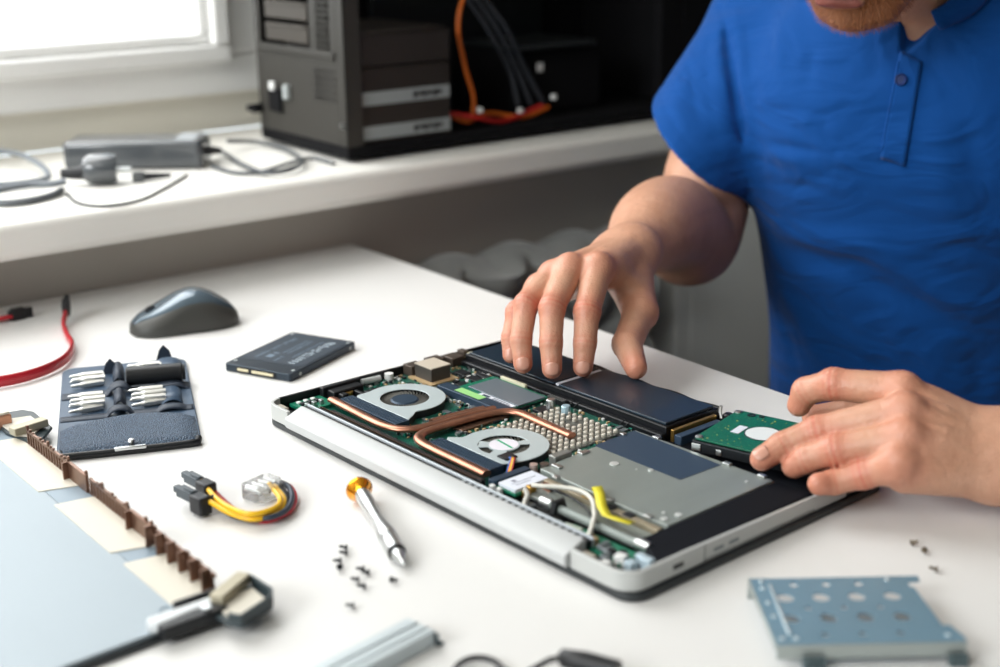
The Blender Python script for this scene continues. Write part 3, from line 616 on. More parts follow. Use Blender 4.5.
# edge rail with brass patches in front of the plate
mb = MB(); mb.box(0.2360, 0.3500, 0.0615, 0.0665, 0.0095, 0.0150); rl = mb.build('drive_rail', mat('beige_rail', (168, 156, 134), 0.4, 0.5), lap, bev=0.0004)
for x in (0.262, 0.283, 0.304, 0.320):
    mb = MB(); mb.box(x, x + 0.007, 0.0612, 0.0668, 0.0150, 0.0160); mb.build('rail_clip', M_gold if int(x * 1000) % 2 else M_chip, rl, bev=0.0003)
mb = MB(); mb.box(0.2480, 0.3560, 0.0430, 0.0612, 0.0090, 0.0118); mb.build('grey_tray', M_plate, lap, bev=0.0008)
# black slab (palm-side bay cover)
mb = MB(); mb.prism([(0.3535, 0.0435), (0.3540, 0.1725), (0.3832, 0.1725), (0.3832, 0.0265), (0.3660, 0.0350)], 0.0088, 0.0172); mb.build('bay_cover', M_slab, lap, bev=0.0016, seg=3)
# hinge tube with collars
mb = MB(); mb.cyl((0.2740, 0.0390, 0.0143), (0.3560, 0.0400, 0.0143), 0.0030, n=18); tb = mb.build('hinge_rod', mat('grey_green_rod', (138, 146, 142), 0.55, 0.3), lap)
mb = MB(); mb.cyl((0.2700, 0.0388, 0.0145), (0.2790, 0.0390, 0.0145), 0.0038, n=18); mb.cyl((0.3540, 0.0400, 0.0145), (0.3640, 0.0400, 0.0145), 0.0040, n=18); mb.build('rod_collar', M_steel, tb)
mb = MB(); mb.tube([(0.2850, 0.0344, 0.0120), (0.2850, 0.0360, 0.0185), (0.2850, 0.0420, 0.0185), (0.2850, 0.0440, 0.0120)], 0.0026, 10); mb.build('cable_tie', M_black, tb)
# cables at the hinge corner
mb = MB(); mb.tube(crom([(0.2500, 0.0480, .0165), (0.2580, 0.0500, .0178), (0.2700, 0.0565, .0190), (0.2830, 0.0605, .0195), (0.2970, 0.0570, .0195), (0.3110, 0.0455, .0195), (0.3190, 0.0375, .0195), (0.3290, 0.0230, .0160), (0.3350, 0.0105, .0130)]), 0.0015, 10); mb.build('white_cable', mat('white_cable', (214, 212, 202), 0.45), lap, smooth=80)
mb = MB(); mb.tube(crom([(0.2500, 0.0420, .0150), (0.2600, 0.0350, .0160), (0.2660, 0.0270, .0130), (0.2760, 0.0240, .0110)]), 0.0018, 10); mb.build('grey_cable', mat('silver_braid', (190, 188, 180), 0.4, 0.3), lap, smooth=80)
mb = MB(); mb.tube(crom([(0.2520, 0.0560, .0140), (0.2800, 0.0555, .0150), (0.3020, 0.0500, .0140), (0.3220, 0.0340, .0140), (0.331, 0.022, .0125)]), 0.0010, 8); mb.build('black_cable', M_rubber, lap, smooth=80)
# yellow tape, folded
T = [(0.2850, 0.0730, .0165), (0.2885, 0.0700, .0215), (0.2990, 0.0620, .0225), (0.3100, 0.0530, .0205), (0.3190, 0.0485, .0185), (0.3290, 0.0490, .0190), (0.3400, 0.0500, .0200)]
P = []
for i, p in enumerate(T):
    a = Vector(T[max(i - 1, 0)]); b = Vector(T[min(i + 1, len(T) - 1)]); t = (b - a).normalized(); s = Vector((-t.y, t.x, 0.15 * math.sin(i))).normalized() * 0.0033
    P.append([Vector(p) - s, Vector(p) + s])
mb = MB(); mb.grid(P); mb.build('yellow_tape', M_yel, lap, solid=0.0003)
# corner pit clutter: individual little brackets and plugs
cl = [(0.3395, 0.0045, .010, .006, .0150, 'beige_plug', mat('beige_metal', (188, 180, 166), 0.4, 0.4)), (0.3545, 0.0070, .006, .005, .0145, 'white_plug', M_whitem),
      (0.3560, 0.0170, .007, .006, .0160, 'white_plug', M_whitem), (0.3650, 0.0165, .006, .006, .0150, 'pale_clip', mat('pale_blue_clip', (186, 204, 214), 0.35, 0.2)),
      (0.3700, 0.0245, .008, .006, .0165, 'pale_clip', mat('pale_blue_clip', (186, 204, 214), 0.35, 0.2)), (0.3640, 0.0270, .006, .005, .0158, 'pale_clip', mat('pale_blue_clip', (186, 204, 214), 0.35, 0.2)),
      (0.3440, 0.0180, .008, .007, .0150, 'steel_bracket', M_chipg), (0.3500, 0.0110, .006, .005, .0150, 'steel_bracket', M_chipg), (0.3380, 0.0200, .004, .010, .0145, 'steel_bracket', M_chipg),
      (0.3300, 0.0205, .005, .006, .0160, 'tan_block', M_tan), (0.2455, 0.0460, .006, .005, .0155, 'brass_lug', M_gold), (0.2490, 0.0560, .010, .005, .0150, 'copper_lug', M_copper),
      (0.2480, 0.0400, .005, .005, .0140, 'brass_lug', M_gold), (0.2595, 0.0285, .008, .008, .0120, 'steel_bracket', M_chipg), (0.3020, 0.0235, .014, .008, .0135, 'pale_board', mat('pale_board', (180, 190, 176), 0.4)),
      (0.3230, 0.0245, .004, .006, .0150, 'tan_block', M_tan), (0.2880, 0.0240, .010, .006, .0130, 'steel_bracket', M_chipg)]
for x, y, w, d, h, nm, m in cl:
    mb = MB(); mb.box(-w / 2, w / 2, -d / 2, d / 2, 0.0088, h, Matrix.Translation((x + w / 2, y + d / 2, 0)) @ Matrix.Rotation(RN.uniform(-.3, .3), 4, 'Z')); mb.build(nm, m, lap, bev=0.0006)
for x, y in ((0.350, 0.0215), (0.356, 0.0255)):
    mb = MB(); mb.cyl((x, y, 0.0120), (x, y, 0.0152), 0.0024, n=12); mb.build('black_stud', M_black, lap)
# surface-mount parts scattered over the board: nobody could count them
def scatter(n, regions, name, mats, smin, smax, hmin, hmax, seed):
    R = random.Random(seed)
    bs = [MB() for _ in mats]
    for _ in range(n):
        x0, x1, y0, y1 = R.choice(regions); x, y = R.uniform(x0, x1), R.uniform(y0, y1)
        w, d = R.uniform(smin, smax), R.uniform(smin, smax) * 0.7
        k = R.randrange(len(mats)); bs[k].rbox(x, y, w, d, 0.0104, 0.0104 + R.uniform(hmin, hmax), R.choice((0, PI / 2)))
    for b, m in zip(bs, mats):
        if b.v: o = b.build(name, m, lap, smooth=0); o['kind'] = 'stuff'
areas = [(0.018, 0.035, 0.075, 0.125), (0.002, 0.012, 0.090, 0.125), (0.018, 0.062, 0.100, 0.128), (0.095, 0.112, 0.062, 0.125), (0.038, 0.068, 0.130, 0.180), (0.016, 0.060, 0.155, 0.182), (0.130, 0.150, 0.138, 0.172), (0.060, 0.100, 0.1145, 0.1225), (0.100, 0.145, 0.045, 0.056), (0.100, 0.128, 0.026, 0.038), (0.134, 0.150, 0.075, 0.125), (0.206, 0.226, 0.100, 0.178), (0.045, 0.128, 0.174, 0.1795), (0.100, 0.225, 0.170, 0.178)]
scatter(560, areas, 'surface_component', [M_chip, M_solder, M_tan, M_whitem, M_solder, mat('teal_component', (30, 120, 100), 0.4)], 0.0012, 0.0034, 0.0006, 0.0022, 3)
scatter(34, [areas[i] for i in (2, 4, 5, 6, 11, 3, 10)], 'small_chip', [M_chip, M_chipg], 0.004, 0.007, 0.0010, 0.0022, 8)
for x, y, w, d in ((0.046, 0.158, .014, .009), (0.052, 0.142, .010, .010), (0.028, 0.160, .012, .010), (0.137, 0.150, .010, .012), (0.044, 0.170, .016, .006), (0.124, 0.142, .006, .012)):
    mb = MB(); mb.box(x, x + w, y, y + d, 0.0104, 0.0130); mb.build('flat_chip', M_chip, lap, bev=0.0003)

# ------------------------------------------------------------------ the hard drive being slid into its bay
hd = thing('hard_drive', 'bare hard drive with bright green circuit board pinched between fingertips at the laptop corner', 'hard drive')
hd.location = (LX + math.cos(LA) * 0.2775 - math.sin(LA) * 0.1735, LY + math.sin(LA) * 0.2775 + math.cos(LA) * 0.1735, 0.0150)
hd.rotation_euler = (0.0, math.radians(-0.5), LA + math.radians(12.5))
mb = MB(); mb.prism(rrect(0, 0.100, 0, 0.0698, 0.003), 0.0, 0.0075); mb.build('drive_body', mat('dark_drive_casting', (34, 38, 42), 0.4, 0.5), hd, bev=0.0006)
mb = MB(); mb.prism(rrect(0.0015, 0.0985, 0.0015, 0.0683, 0.0025), 0.0082, 0.0094); pb = mb.build('circuit_board', M_hddpcb, hd, bev=0.0002)
mb = MB(); mb.box(0.0175, 0.0240, 0.0250, 0.0400, 0.0095, 0.0097); mb.build('white_label', mat('white_label', (222, 226, 236), 0.45), pb, smooth=0)
mb = MB(); mb.prism(circ(0.0385, 0.0345, 0.0125, 36), 0.0095, 0.0097); mb.build('round_foam_pad', mat('white_round_pad', (220, 226, 228), 0.6), pb)
mb = MB(); mb.ring(circ(0.0385, 0.0345, 0.0135, 36), circ(0.0385, 0.0345, 0.0126, 36), 0.0094, 0.0096); mb.build('pad_outline', M_chip, pb)
for x, y in ((0.004, 0.0045), (0.004, 0.064), (0.092, 0.0045)):
    mb = MB(); mb.lathe([(0.0030, 0.0094), (0.0030, 0.0100), (0.0018, 0.0105), (0.0, 0.0100)], Matrix.Translation((x, y, 0)), 14); mb.build('board_screw', M_steel, pb)
mb = MB(); mb.box(-0.0012, 0.0015, 0.006, 0.050, 0.0010, 0.0065); mb.build('data_connector', M_stick, hd, bev=0.0003)
mb = MB(); mb.box(0.001, 0.008, -0.001, 0.0, 0.001, 0.006); mb.box(0.02, 0.024, -0.0006, 0.0, 0.001, 0.005); mb.build('side_bracket', M_steel, hd, bev=0.0003)
for x, y, r in ((0.0150, 0.0630, .0030), (0.0225, 0.0645, .0022)):
    mb = MB(); mb.ring(circ(x, y, r, 18), circ(x, y, r * .5, 18), 0.0094, 0.0099); mb.build('board_pad_ring', M_chip, pb)
mb = MB(); R = random.Random(4)
for _ in range(90):
    x, y = R.uniform(0.008, 0.095), R.uniform(0.004, 0.066)
    if (x - .0385) ** 2 + (y - .0345) ** 2 < .015 ** 2 or (0.017 < x < .030 and .021 < y < .043): continue
    mb.rbox(x, y, R.uniform(.0004, .0012), R.uniform(.0004, .001), 0.0094, 0.0097, 0)
o = mb.build('board_via', mat('yellow_green_via', (176, 180, 96), 0.4, 0.4), pb, smooth=0); o['kind'] = 'stuff'

# ------------------------------------------------------------------ solid-state drive
M_ssd = mat('dark_blue_ssd_shell', (46, 56, 66), 0.38, 0.45, bump=0.05, bscale=600)
ss = thing('solid_state_drive', 'flat dark grey solid-state drive with pale printed label lying beyond the laptop', 'solid-state drive', (-0.2383, 1.1256, 0.0003), -0.4839)
mb = MB(); mb.prism(rrect(0, 0.0698, 0.0, 0.100, 0.003), 0, 0.0068); mb.build('drive_case', M_ssd, ss, bev=0.0007)
mb = MB(); mb.prism(rrect(0.004, 0.066, 0.020, 0.097, 0.002), 0.0068, 0.00695); lb = mb.build('label', mat('slate_label', (52, 62, 73), 0.5), ss)
M_pr = mat('pale_print', (186, 200, 210), 0.5); M_pr2 = mat('dim_print', (116, 134, 150), 0.5)
def glyphs(mbx, x, y, h, n, w, seed, vertical=True, z=0.00696):
    R = random.Random(seed)                   # letter-like strokes, text reading along +y
    for k in range(n):
        y0 = y + k * w
        for s in range(R.choice((2, 3))):
            if R.random() < .6: mbx.box(x + R.uniform(0, .2) * h, x + h, y0 + s * w * .26, y0 + s * w * .26 + w * .15, z, z + .0001)
            else: mbx.box(x + s * h * .36, x + s * h * .36 + h * .2, y0, y0 + w * .62, z, z + .0001)
mb = MB(); glyphs(mb, 0.049, 0.024, 0.0075, 13, 0.0051, 1); mb.build('large_print', M_pr, lb, smooth=0)
mb = MB(); glyphs(mb, 0.0435, 0.038, 0.0022, 22, 0.0022, 2); glyphs(mb, 0.033, 0.045, 0.003, 18, 0.0021, 3); glyphs(mb, 0.0285, 0.045, 0.0022, 20, 0.0019, 7); mb.build('small_print', M_pr2, lb, smooth=0)
mb = MB(); glyphs(mb, 0.012, 0.026, 0.0045, 7, 0.0028, 4); glyphs(mb, 0.0135, 0.066, 0.0045, 6, 0.003, 5); glyphs(mb, 0.034, 0.024, 0.0035, 5, 0.0026, 6); glyphs(mb, 0.0135, 0.049, 0.0035, 6, 0.0024, 9); mb.build('medium_print', M_pr2, lb, smooth=0)
mb = MB(); mb.box(0.0215, 0.0275, 0.0300, 0.037, .00696, .00706); mb.box(0.0215, 0.0275, 0.041, 0.043, .00696, .00706); mb.build('label_symbol', M_pr2, lb, smooth=0)
mb = MB(); mb.box(0.0135, 0.0545, -0.0006, 0.0006, 0.0012, 0.0058); sc_ = mb.build('socket_recess', M_black, ss, smooth=0)
mb = MB(); mb.box(0.0150, 0.0265, -0.0016, 0.0004, 0.0026, 0.0048); mb.box(0.0300, 0.0525, -0.0016, 0.0004, 0.0026, 0.0048); mb.build('gold_contacts', mat('pale_gold_contact', (214, 204, 172), 0.35, 0.4), sc_, bev=0.0002)
for x, y in ((0.0655, 0.010), (0.0655, 0.0935), (0.0045, 0.010), (0.0045, 0.0935)):
    mb = MB(); mb.prism(circ(x, y, 0.0018, 14), 0.0066, 0.0071); mb.build('case_screw', M_label, ss)
for y in (0.014, 0.0905):
    mb = MB(); mb.cyl((0.0694, y, 0.0032), (0.0701, y, 0.0032), 0.0017, n=14); mb.build('side_hole', M_label, ss)

# ------------------------------------------------------------------ mouse
M_mtop = mat('blue_grey_gloss', (84, 100, 112), 0.2, 0.3, coat=0.7)
M_mside = mat('grey_black_soft', (62, 62, 59), 0.5)
ms = thing('computer_mouse', 'dark grey wireless computer mouse with glossy blue-grey top beside the wall end of the desk', 'computer mouse', (-0.3005, 1.2560, 0.0004), math.radians(24))
def mouse_pt(u, v, inner=0.0):     # u 0..1 nose to tail, v 0..1 around the section
    x = -0.052 + 0.104 * u
    e = max(0.0, 1 - abs(2 * u - 1) ** 2.6)
    w = (0.0285 + 0.002 * math.cos(2 * PI * u)) * e ** 0.42
    h = (0.0165 + 0.0185 * math.exp(-((u - 0.60) / 0.34) ** 2)) * e ** 0.30
    a = PI * v
    return (x, -w * math.copysign(abs(math.cos(a)) ** 0.75, math.cos(a)), max(0.0006, h * math.sin(a) ** 0.72))
NU, NV = 44, 40
rows = [[Vector(mouse_pt(i / NU, j / NV)) for j in range(NV + 1)] for i in range(NU + 1)]
def vtop(u): return 0.30 - 0.06 * math.sin(PI * min(1, max(0, (u - .1) / .8)) ) + 0.10 * (1 - u) ** 3
mb = MB(); mb.grid(rows); mb.add([(r[0].x, r[0].y, 0.0006) for r in rows] + [(r[-1].x, r[-1].y, 0.0006) for r in rows], [(i, i + 1, NU + 2 + i, NU + 1 + i) for i in range(NU)])
mb.build('mouse_body', M_mside, ms, smooth=80)
top = []
for i in range(NU + 1):
    u = 0.03 + 0.94 * i / NU; v0 = vtop(u); r = []
    for j in range(25):
        v = v0 + (1 - 2 * v0) * j / 24; p = Vector(mouse_pt(u, v)); e = min(j, 24 - j) / 24
        lift = 0.0017 * min(1, e * 8) * min(1, min(i, NU - i) / 3.0)
        r.append(p + Vector((0, (v - .5) * -0.0, 1)) * (lift + 0.0001))
    top.append(r)
mb = MB(); mb.grid(top); mb.build('top_shell', M_mtop, ms, smooth=80)
mb = MB(); mb.tube([(-0.0300, -0.0028, 0.0186), (-0.0300, 0.0028, 0.0186)], 0.0060, 20); mb.build('scroll_wheel', M_rubber, ms, bev=0.0008)
mb = MB(); mb.box(-0.045, 0.045, -0.017, 0.017, 0.0, 0.0008); mb.build('glide_foot', M_black, ms)

# ------------------------------------------------------------------ bit wallet
M_lea = mat('sky_tinted_leatherette', (40, 56, 74), 0.45, 0.0)  # bluish window reflection on dark leather, put into the base colour
nt = M_lea.node_tree; p = nt.nodes['Principled BSDF']; tc = nt.nodes.new('ShaderNodeTexCoord'); vo = nt.nodes.new('ShaderNodeTexVoronoi'); vo.inputs['Scale'].default_value = 900; bp = nt.nodes.new('ShaderNodeBump')
bp.inputs['Strength'].default_value = 1.0; bp.inputs['Distance'].default_value = 0.0010; bp.invert = True
nt.links.new(tc.outputs['Object'], vo.inputs['Vector']); nt.links.new(vo.outputs['Distance'], bp.inputs['Height']); nt.links.new(bp.outputs['Normal'], p.inputs['Normal'])
rp = nt.nodes.new('ShaderNodeValToRGB'); rp.color_ramp.elements[0].color = srgb((120, 146, 170)); rp.color_ramp.elements[1].color = srgb((44, 62, 84)); rp.color_ramp.elements[1].position = 0.55
nt.links.new(vo.outputs['Distance'], rp.inputs['Fac']); nt.links.new(rp.outputs['Color'], p.inputs['Base Color'])
M_leb = mat('sky_tinted_leather', (62, 82, 104), 0.42, bump=0.1, bscale=500)  # same reflected sky blue coloured into the smooth leather
M_el = mat('dark_elastic_band', (40, 50, 64), 0.55, bump=0.2, bscale=900)
WLT = (-0.3235, 0.9280); WLA = math.radians(15.5)
wl = thing('bit_wallet', 'open dark leather wallet holding rows of silver screwdriver bits', 'tool wallet', (WLT[0], WLT[1], 0.0003), WLA)
# local: x 0..0.104, y 0 (clasp) .. 0.205
mb = MB(); mb.prism(rrect(0, 0.104, 0, 0.206, 0.012), 0, 0.0030); mb.build('backing', M_leb, wl, bev=0.0008)
fl = [(0.004, 0.0)]  # padded lower flap with curved upper edge
def flapt(x): return 0.052 + 0.018 * math.sin(PI * (x / 0.104) ** 1.15)
P = []
for i in range(27):
    x = 0.0015 + 0.101 * i / 26; r = []
    for j in range(19):
        t = j / 18; y = -0.001 + (flapt(x) + 0.001) * t
        ex = min(i, 26 - i) / 26; ey = min(j, 18 - j) / 18
        z = 0.0032 + 0.0042 * min(1, ex * 9) ** .5 * min(1, ey * 9) ** .5
        if i in (0, 26): y = 0.005 + (y) * 0.9
        r.append((x, y, z))
    P.append(r)
mb = MB(); mb.grid(P); 
rim = [p[0] for p in P]; mb.add([(a[0], a[1], 0.0004) for a in rim] + rim, [(i, i + 1, 28 + i, 27 + i) for i in range(26)])
mb.build('lower_flap', M_lea, wl, smooth=80)
mb = MB(); mb.tube([(0.002, 0.006, 0.0032)] + [(0.003 + 0.098 * i / 20, -0.0015 - 0.001 * math.sin(PI * i / 20), 0.0030) for i in range(21)] + [(0.102, 0.006, 0.0032)], 0.0028, 8); mb.build('flap_piping', M_black, wl, smooth=80)
mb = MB(); mb.box(0.041, 0.064, -0.0048, -0.0018, 0.0022, 0.0066); cl = mb.build('clasp', M_steel, wl, bev=0.0008)
mb = MB(); mb.lathe([(0.0018, 0.0060), (0.0022, 0.0078), (0.0028, 0.0088), (0.0020, 0.0102), (0.0, 0.0106)], Matrix.Translation((0.0535, 0.001, 0)), 16); mb.build('clasp_knob', M_steel, cl)
# elastic band rows across
def band(y0, y1, bumps, name='elastic_band'):
    P = []
    for i in range(53):
        x = 0.0012 + 0.1015 * i / 52; z = 0.0036
        for bx, bw, bh in bumps:
            d = abs(x - bx) / bw
            if d < 1: z += bh * (1 - d * d) ** .5
        P.append([(x, y0, z - .0012), (x, y0 + .0012, z), (x, y1 - .0012, z), (x, y1, z - .0012)])
    mb = MB(); mb.grid(P); return mb.build(name, M_el, wl, smooth=80, solid=0.0008)
band(0.070, 0.082, [(0.046, 0.009, 0.006), (0.086, 0.010, 0.003)])
band(0.121, 0.137, [(0.047, 0.009, 0.007), (0.087, 0.012, 0.004)])
for cx_, cy_, w_, d_, h_ in ((0.0465, 0.099, 0.009, 0.032, 0.0085), (0.0465, 0.161, 0.009, 0.044, 0.009), (0.087, 0.099, 0.016, 0.034, 0.0055), (0.0885, 0.176, 0.022, 0.034, 0.0055)):
    P = []
    for i in range(9):
        a = PI * i / 8; P.append([(cx_ - w_ / 2 * math.cos(a), cy_ - d_ / 2, 0.0032 + h_ * math.sin(a)), (cx_ - w_ / 2 * math.cos(a), cy_ + d_ / 2, 0.0032 + h_ * math.sin(a))])
    mb = MB(); mb.grid(P); mb.build('bit_pocket', M_el if cx_ < .08 else M_leb, wl, smooth=80, solid=0.0008)
for cx_, cy_ in ((0.0405, 0.1800), (0.0860, 0.2050)):
    mb = MB(); mb.prism([(-0.007, 0), (0.007, 0), (0.005, 0.008), (0.0, 0.0135), (-0.004, 0.009)], -0.0006, 0.0006, Matrix.Translation((cx_, cy_, 0.0032)) @ Matrix.Rotation(PI / 2, 4, 'X')); mb.build('pocket_tab', M_el, wl, bev=0.0003)
# bit holder rod lying over the upper rows
def wloc(x, y, z=0.0):
    c, s = math.cos(WLA), math.sin(WLA); return Vector((WLT[0] + c * x - s * y, WLT[1] + s * x + c * y, z + 0.0003))
hb = wloc(0.053, 0.140, 0.0072)
hr = thing('bit_holder', 'black cylindrical bit holder lying across the upper pockets of the wallet', 'bit holder', hb, WLA)
mb = MB(); mb.cyl((0, 0, 0.0050), (0.0455, -0.0015, 0.0050), 0.0078, n=24); mb.build('holder_tube', M_black, hr, bev=0.0008)
mb = MB(); mb.cyl((0.0455, -0.0015, 0.0050), (0.0478, -0.0016, 0.0050), 0.0066, n=24); mb.build('end_cap', M_rubber, hr)
# bits
M_bit = mat('bright_bit_steel', (214, 214, 210), 0.3, 0.85)
bit = thing('screwdriver_bit', 'x', 'screwdriver bit', (0, 0, 0), 0, 'silver bits in the wallet')
mb = MB(); mb.tube([(0.0, 0, 0), (0.0165, 0, 0)], 0.0026, 6); mb.build('hex_shank', M_bit, bit, smooth=0)
mb = MB(); mb.tube([(-0.003, 0, 0), (0.0, 0, 0)], [0.0017, 0.0025], 12); mb.tube([(-0.0105, 0, 0), (-0.009, 0, 0), (-0.003, 0, 0)], [0.0006, 0.0013, 0.0016], 10); mb.build('tip', M_bit, bit, smooth=50)
rows_ = [(0.0185, 0.0865, 6, 'clasp-side row near the red cable end of the wallet'), (0.0655, 0.0865, 6, 'row under the bit holder, nearest the flap'), (0.0185, 0.1480, 5, 'row beside the bit holder'), (0.0655, 0.1680, 3, 'row behind the bit holder')]
first = True; R = random.Random(21)
where = {0: 'lower pocket next to the wallet edge', 1: 'lower pocket beside the empty loop', 2: 'upper pocket next to the wallet edge', 3: 'upper pocket behind the black holder'}
ordn = ['nearest the clasp flap', 'second from the flap', 'third from the flap', 'fourth from the flap', 'fifth from the flap', 'furthest from the flap']
for ri, (bx, by, n, _) in enumerate(rows_):
    for k in range(n):
        loc = wloc(bx + R.uniform(-.001, .001), by + k * 0.0052, 0.0062 + (0.0030 if k % 2 else 0.0))
        if ri == 3: loc.z += 0.001
        od = ordn[5] if k == n - 1 else ordn[k]
        lab = 'silver screwdriver bit in the %s, %s' % (where[ri], od)
        rz = WLA + R.uniform(-.06, .06) + (0.22 if k == 0 else 0)
        if first: bit.location = loc; bit.rotation_euler = (0, 0, rz); bit['label'] = lab; first = False
        else: dup(bit, loc, rz, lab, 'silver bits in the wallet')

# ------------------------------------------------------------------ red data cables
M_red = mat('red_flat_cable', (176, 26, 40), 0.4, coat=0.2)
def flatcable(pts, w, h, name, m, par):
    mb = MB(); mb.tube(crom(pts, 8), 1.0, 12, sx=w, sy=h, up=(0, 0, 1)); return mb.build(name, m, par, smooth=60)
rc = thing('red_cable', 'long red flat data cable curving past the wallet, black plug standing up', 'cable')
flatcable([(-0.418, 1.272, 0.010), (-0.4140, 1.250, 0.0052), (-0.400, 1.215, 0.0052), (-0.3850, 1.180, 0.0060), (-0.3815, 1.140, 0.0062), (-0.396, 1.106, 0.0060), (-0.425, 1.084, 0.0060), (-0.47, 1.075, 0.0060), (-0.53, 1.070, 0.0060)], 0.0022, 0.0050, 'flat_lead', M_red, rc)
def plug(x, y, z, rz, tilt, par):
    M = Matrix.Translation((x, y, z)) @ Matrix.Rotation(rz, 4, 'Z') @ Matrix.Rotation(tilt, 4, 'Y')
    mb = MB(); mb.box(0.0, 0.013, -0.0035, 0.0035, -0.0065, 0.0065, M); mb.box(0.013, 0.021, -0.0025, 0.0025, -0.0050, 0.0050, M); mb.box(-0.003, 0, -0.0028, 0.0028, -0.005, 0.005, M); return mb.build('plug', M_black, par, bev=0.0008)
plug(-0.4185, 1.274, 0.0115, math.radians(100), math.radians(-20), rc)
rc2 = thing('red_cable', 'short visible end of a second red data cable, black plug lying flat near the wall', 'cable')
flatcable([(-0.474, 1.282, 0.005), (-0.490, 1.272, 0.004), (-0.520, 1.262, 0.004), (-0.56, 1.258, 0.004)], 0.0040, 0.0022, 'flat_lead', M_red, rc2)
plug(-0.4745, 1.2825, 0.0052, math.radians(42), 0.0, rc2).rotation_euler = (0, 0, 0)

# ------------------------------------------------------------------ yellow adapter cable
M_yc = mat('yellow_wire', (238, 186, 22), 0.38, coat=0.2); M_bc = mat('black_wire', (26, 27, 32), 0.38); M_rc = mat('red_wire', (196, 32, 50), 0.38, coat=0.2)
M_clear = mat('clear_nylon', (250, 251, 251), 0.15, trans=0.85, ior=1.25)
M_gp = mat('grey_plug_plastic', (72, 80, 86), 0.4)
yc = thing('adapter_cable', 'curled yellow, black and red power adapter cable with a clear plug', 'cable')
A1, A2 = atz(206, 499, 0.011), atz(197, 481, 0.012); E0 = atz(267, 489, 0.008)
mids = [atz(230, 513, 0.007), atz(255, 519, 0.006), atz(279, 511, 0.006), atz(284, 499, 0.007)]
mids2 = [atz(222, 503, 0.010), atz(250, 514, 0.010), atz(275, 508, 0.009), atz(280, 498, 0.009)]
def yw(pts, m): mb = MB(); mb.tube(crom(pts, 8), 0.0019, 10); mb.build('wire', m, yc, smooth=80)
yw([A1] + mids + [E0 + Vector((0.004, 0.005, 0))], M_yc)
yw([A2 + Vector((.002, 0, 0.001))] + mids2 + [E0 + Vector((0.001, 0.004, 0.001))], M_yc)
yw([A1 + Vector((0.002, 0.004, -.003)), atz(232, 515, 0.003), atz(262, 520, 0.003), atz(284, 511, 0.003), atz(288.5, 498, 0.004), atz(280, 488, 0.006), atz(274, 484.5, 0.008)], M_bc)
yw([A2 + Vector((0.003, 0.002, -.003)), atz(225, 509, 0.005), atz(256, 518, 0.0045), atz(281, 513, 0.005), atz(287, 500, 0.006), atz(278, 487, 0.008), atz(271, 485, 0.009)], M_bc)
yw([A1 + Vector((0.003, 0.004, 0)), atz(240, 514, 0.0026), atz(266, 518, 0.006), atz(286, 510, 0.006), atz(292, 497, 0.006), atz(288, 486, 0.007), atz(280, 482.5, 0.009)], mat('slate_wire', (52, 60, 74), 0.38))
yw([A2 + Vector((0.004, 0.001, 0)), atz(232, 508, 0.0026), atz(262, 521, 0.0024), atz(288, 512, 0.0024), atz(295, 499, 0.003), atz(291, 488, 0.005), atz(282.5, 483, 0.007)], M_rc)
for (u0, v0, u1, v1, zz) in ((197, 498, 176, 488, 0.011), (203, 484, 184, 474, 0.012)):
    a, b = atz(u0, v0, zz), atz(u1, v1, zz); d = (b - a).normalized()
    an = math.atan2(d.y, d.x); M = Matrix.Translation(a) @ Matrix.Rotation(an, 4, 'Z'); L = (b - a).length
    mb = MB(); mb.box(-0.010, 0.003, -0.0048, 0.0048, -0.0095, 0.0030, M); mb.build('plug_hood', M_bc, yc, bev=0.0012)
    mb = MB(); mb.box(0.003, L * .80, -0.0036, 0.0036, -0.0035, 0.0032, M); mb.box(0.003, L * .55, -0.0016, 0.0016, 0.0032, 0.0042, M); mb.box(L * .78, L, -0.0024, 0.0024, -0.0020, 0.0024, M); mb.build('plug_body', M_gp, yc, bev=0.0006)
ca, cb_ = atz(272, 490, 0.0075), atz(254, 479, 0.0075); d = (cb_ - ca); an = math.atan2(d.y, d.x)
M = Matrix.Translation(ca) @ Matrix.Rotation(an + 0.25, 4, 'Z')
mb = MB(); mb.prism(rrect(0.002, 0.018, -0.0125, 0.0125, 0.003), -0.0060, 0.0045, M); mb.prism(rrect(-0.004, 0.0025, -0.0105, 0.0105, 0.002), -0.0050, 0.0038, M); mb.build('clear_plug', M_clear, yc, bev=0.0006)
for k in range(4):
    y = -0.0078 + k * 0.0052; mb = MB(); mb.cyl(M @ Vector((0.001, y, 0)), M @ Vector((0.016, y, 0)), 0.0013, n=10); mb.build('contact_pin', M_steel, yc)

# ------------------------------------------------------------------ precision screwdriver
s0, s1 = atz(360.5, 491.5, 0.0093), atz(403, 564, 0.005)
d = s1 - s0; L = math.hypot(d.x, d.y)
sd = thing('precision_screwdriver', 'small steel screwdriver with an orange anodised swivel cap', 'screwdriver', (s0.x, s0.y, 0.0), math.atan2(d.y, d.x))
RX = Matrix.Translation((0, 0, 0.0093)) @ Matrix.Rotation(math.radians(92.0), 4, 'Y') @ Matrix.Diagonal((1.28, 1.28, 1, 1))
k = L / 0.125
mb = MB(); mb.lathe([(0.0038, 0.004 * k), (0.0042, 0.010 * k), (0.0040, 0.024 * k), (0.0033, 0.040 * k), (0.0031, 0.050 * k), (0.0036, 0.062 * k), (0.0048, 0.076 * k), (0.0049, 0.0845 * k), (0.0047, 0.0850 * k), (0.0047, 0.0862 * k), (0.0049, 0.0868 * k), (0.0047, 0.098 * k), (0.0042, 0.106 * k)], RX, 28); mb.build('handle', M_steel, sd, smooth=50)
M_org = mat('orange_anodised', (240, 160, 40), 0.22, 0.9)
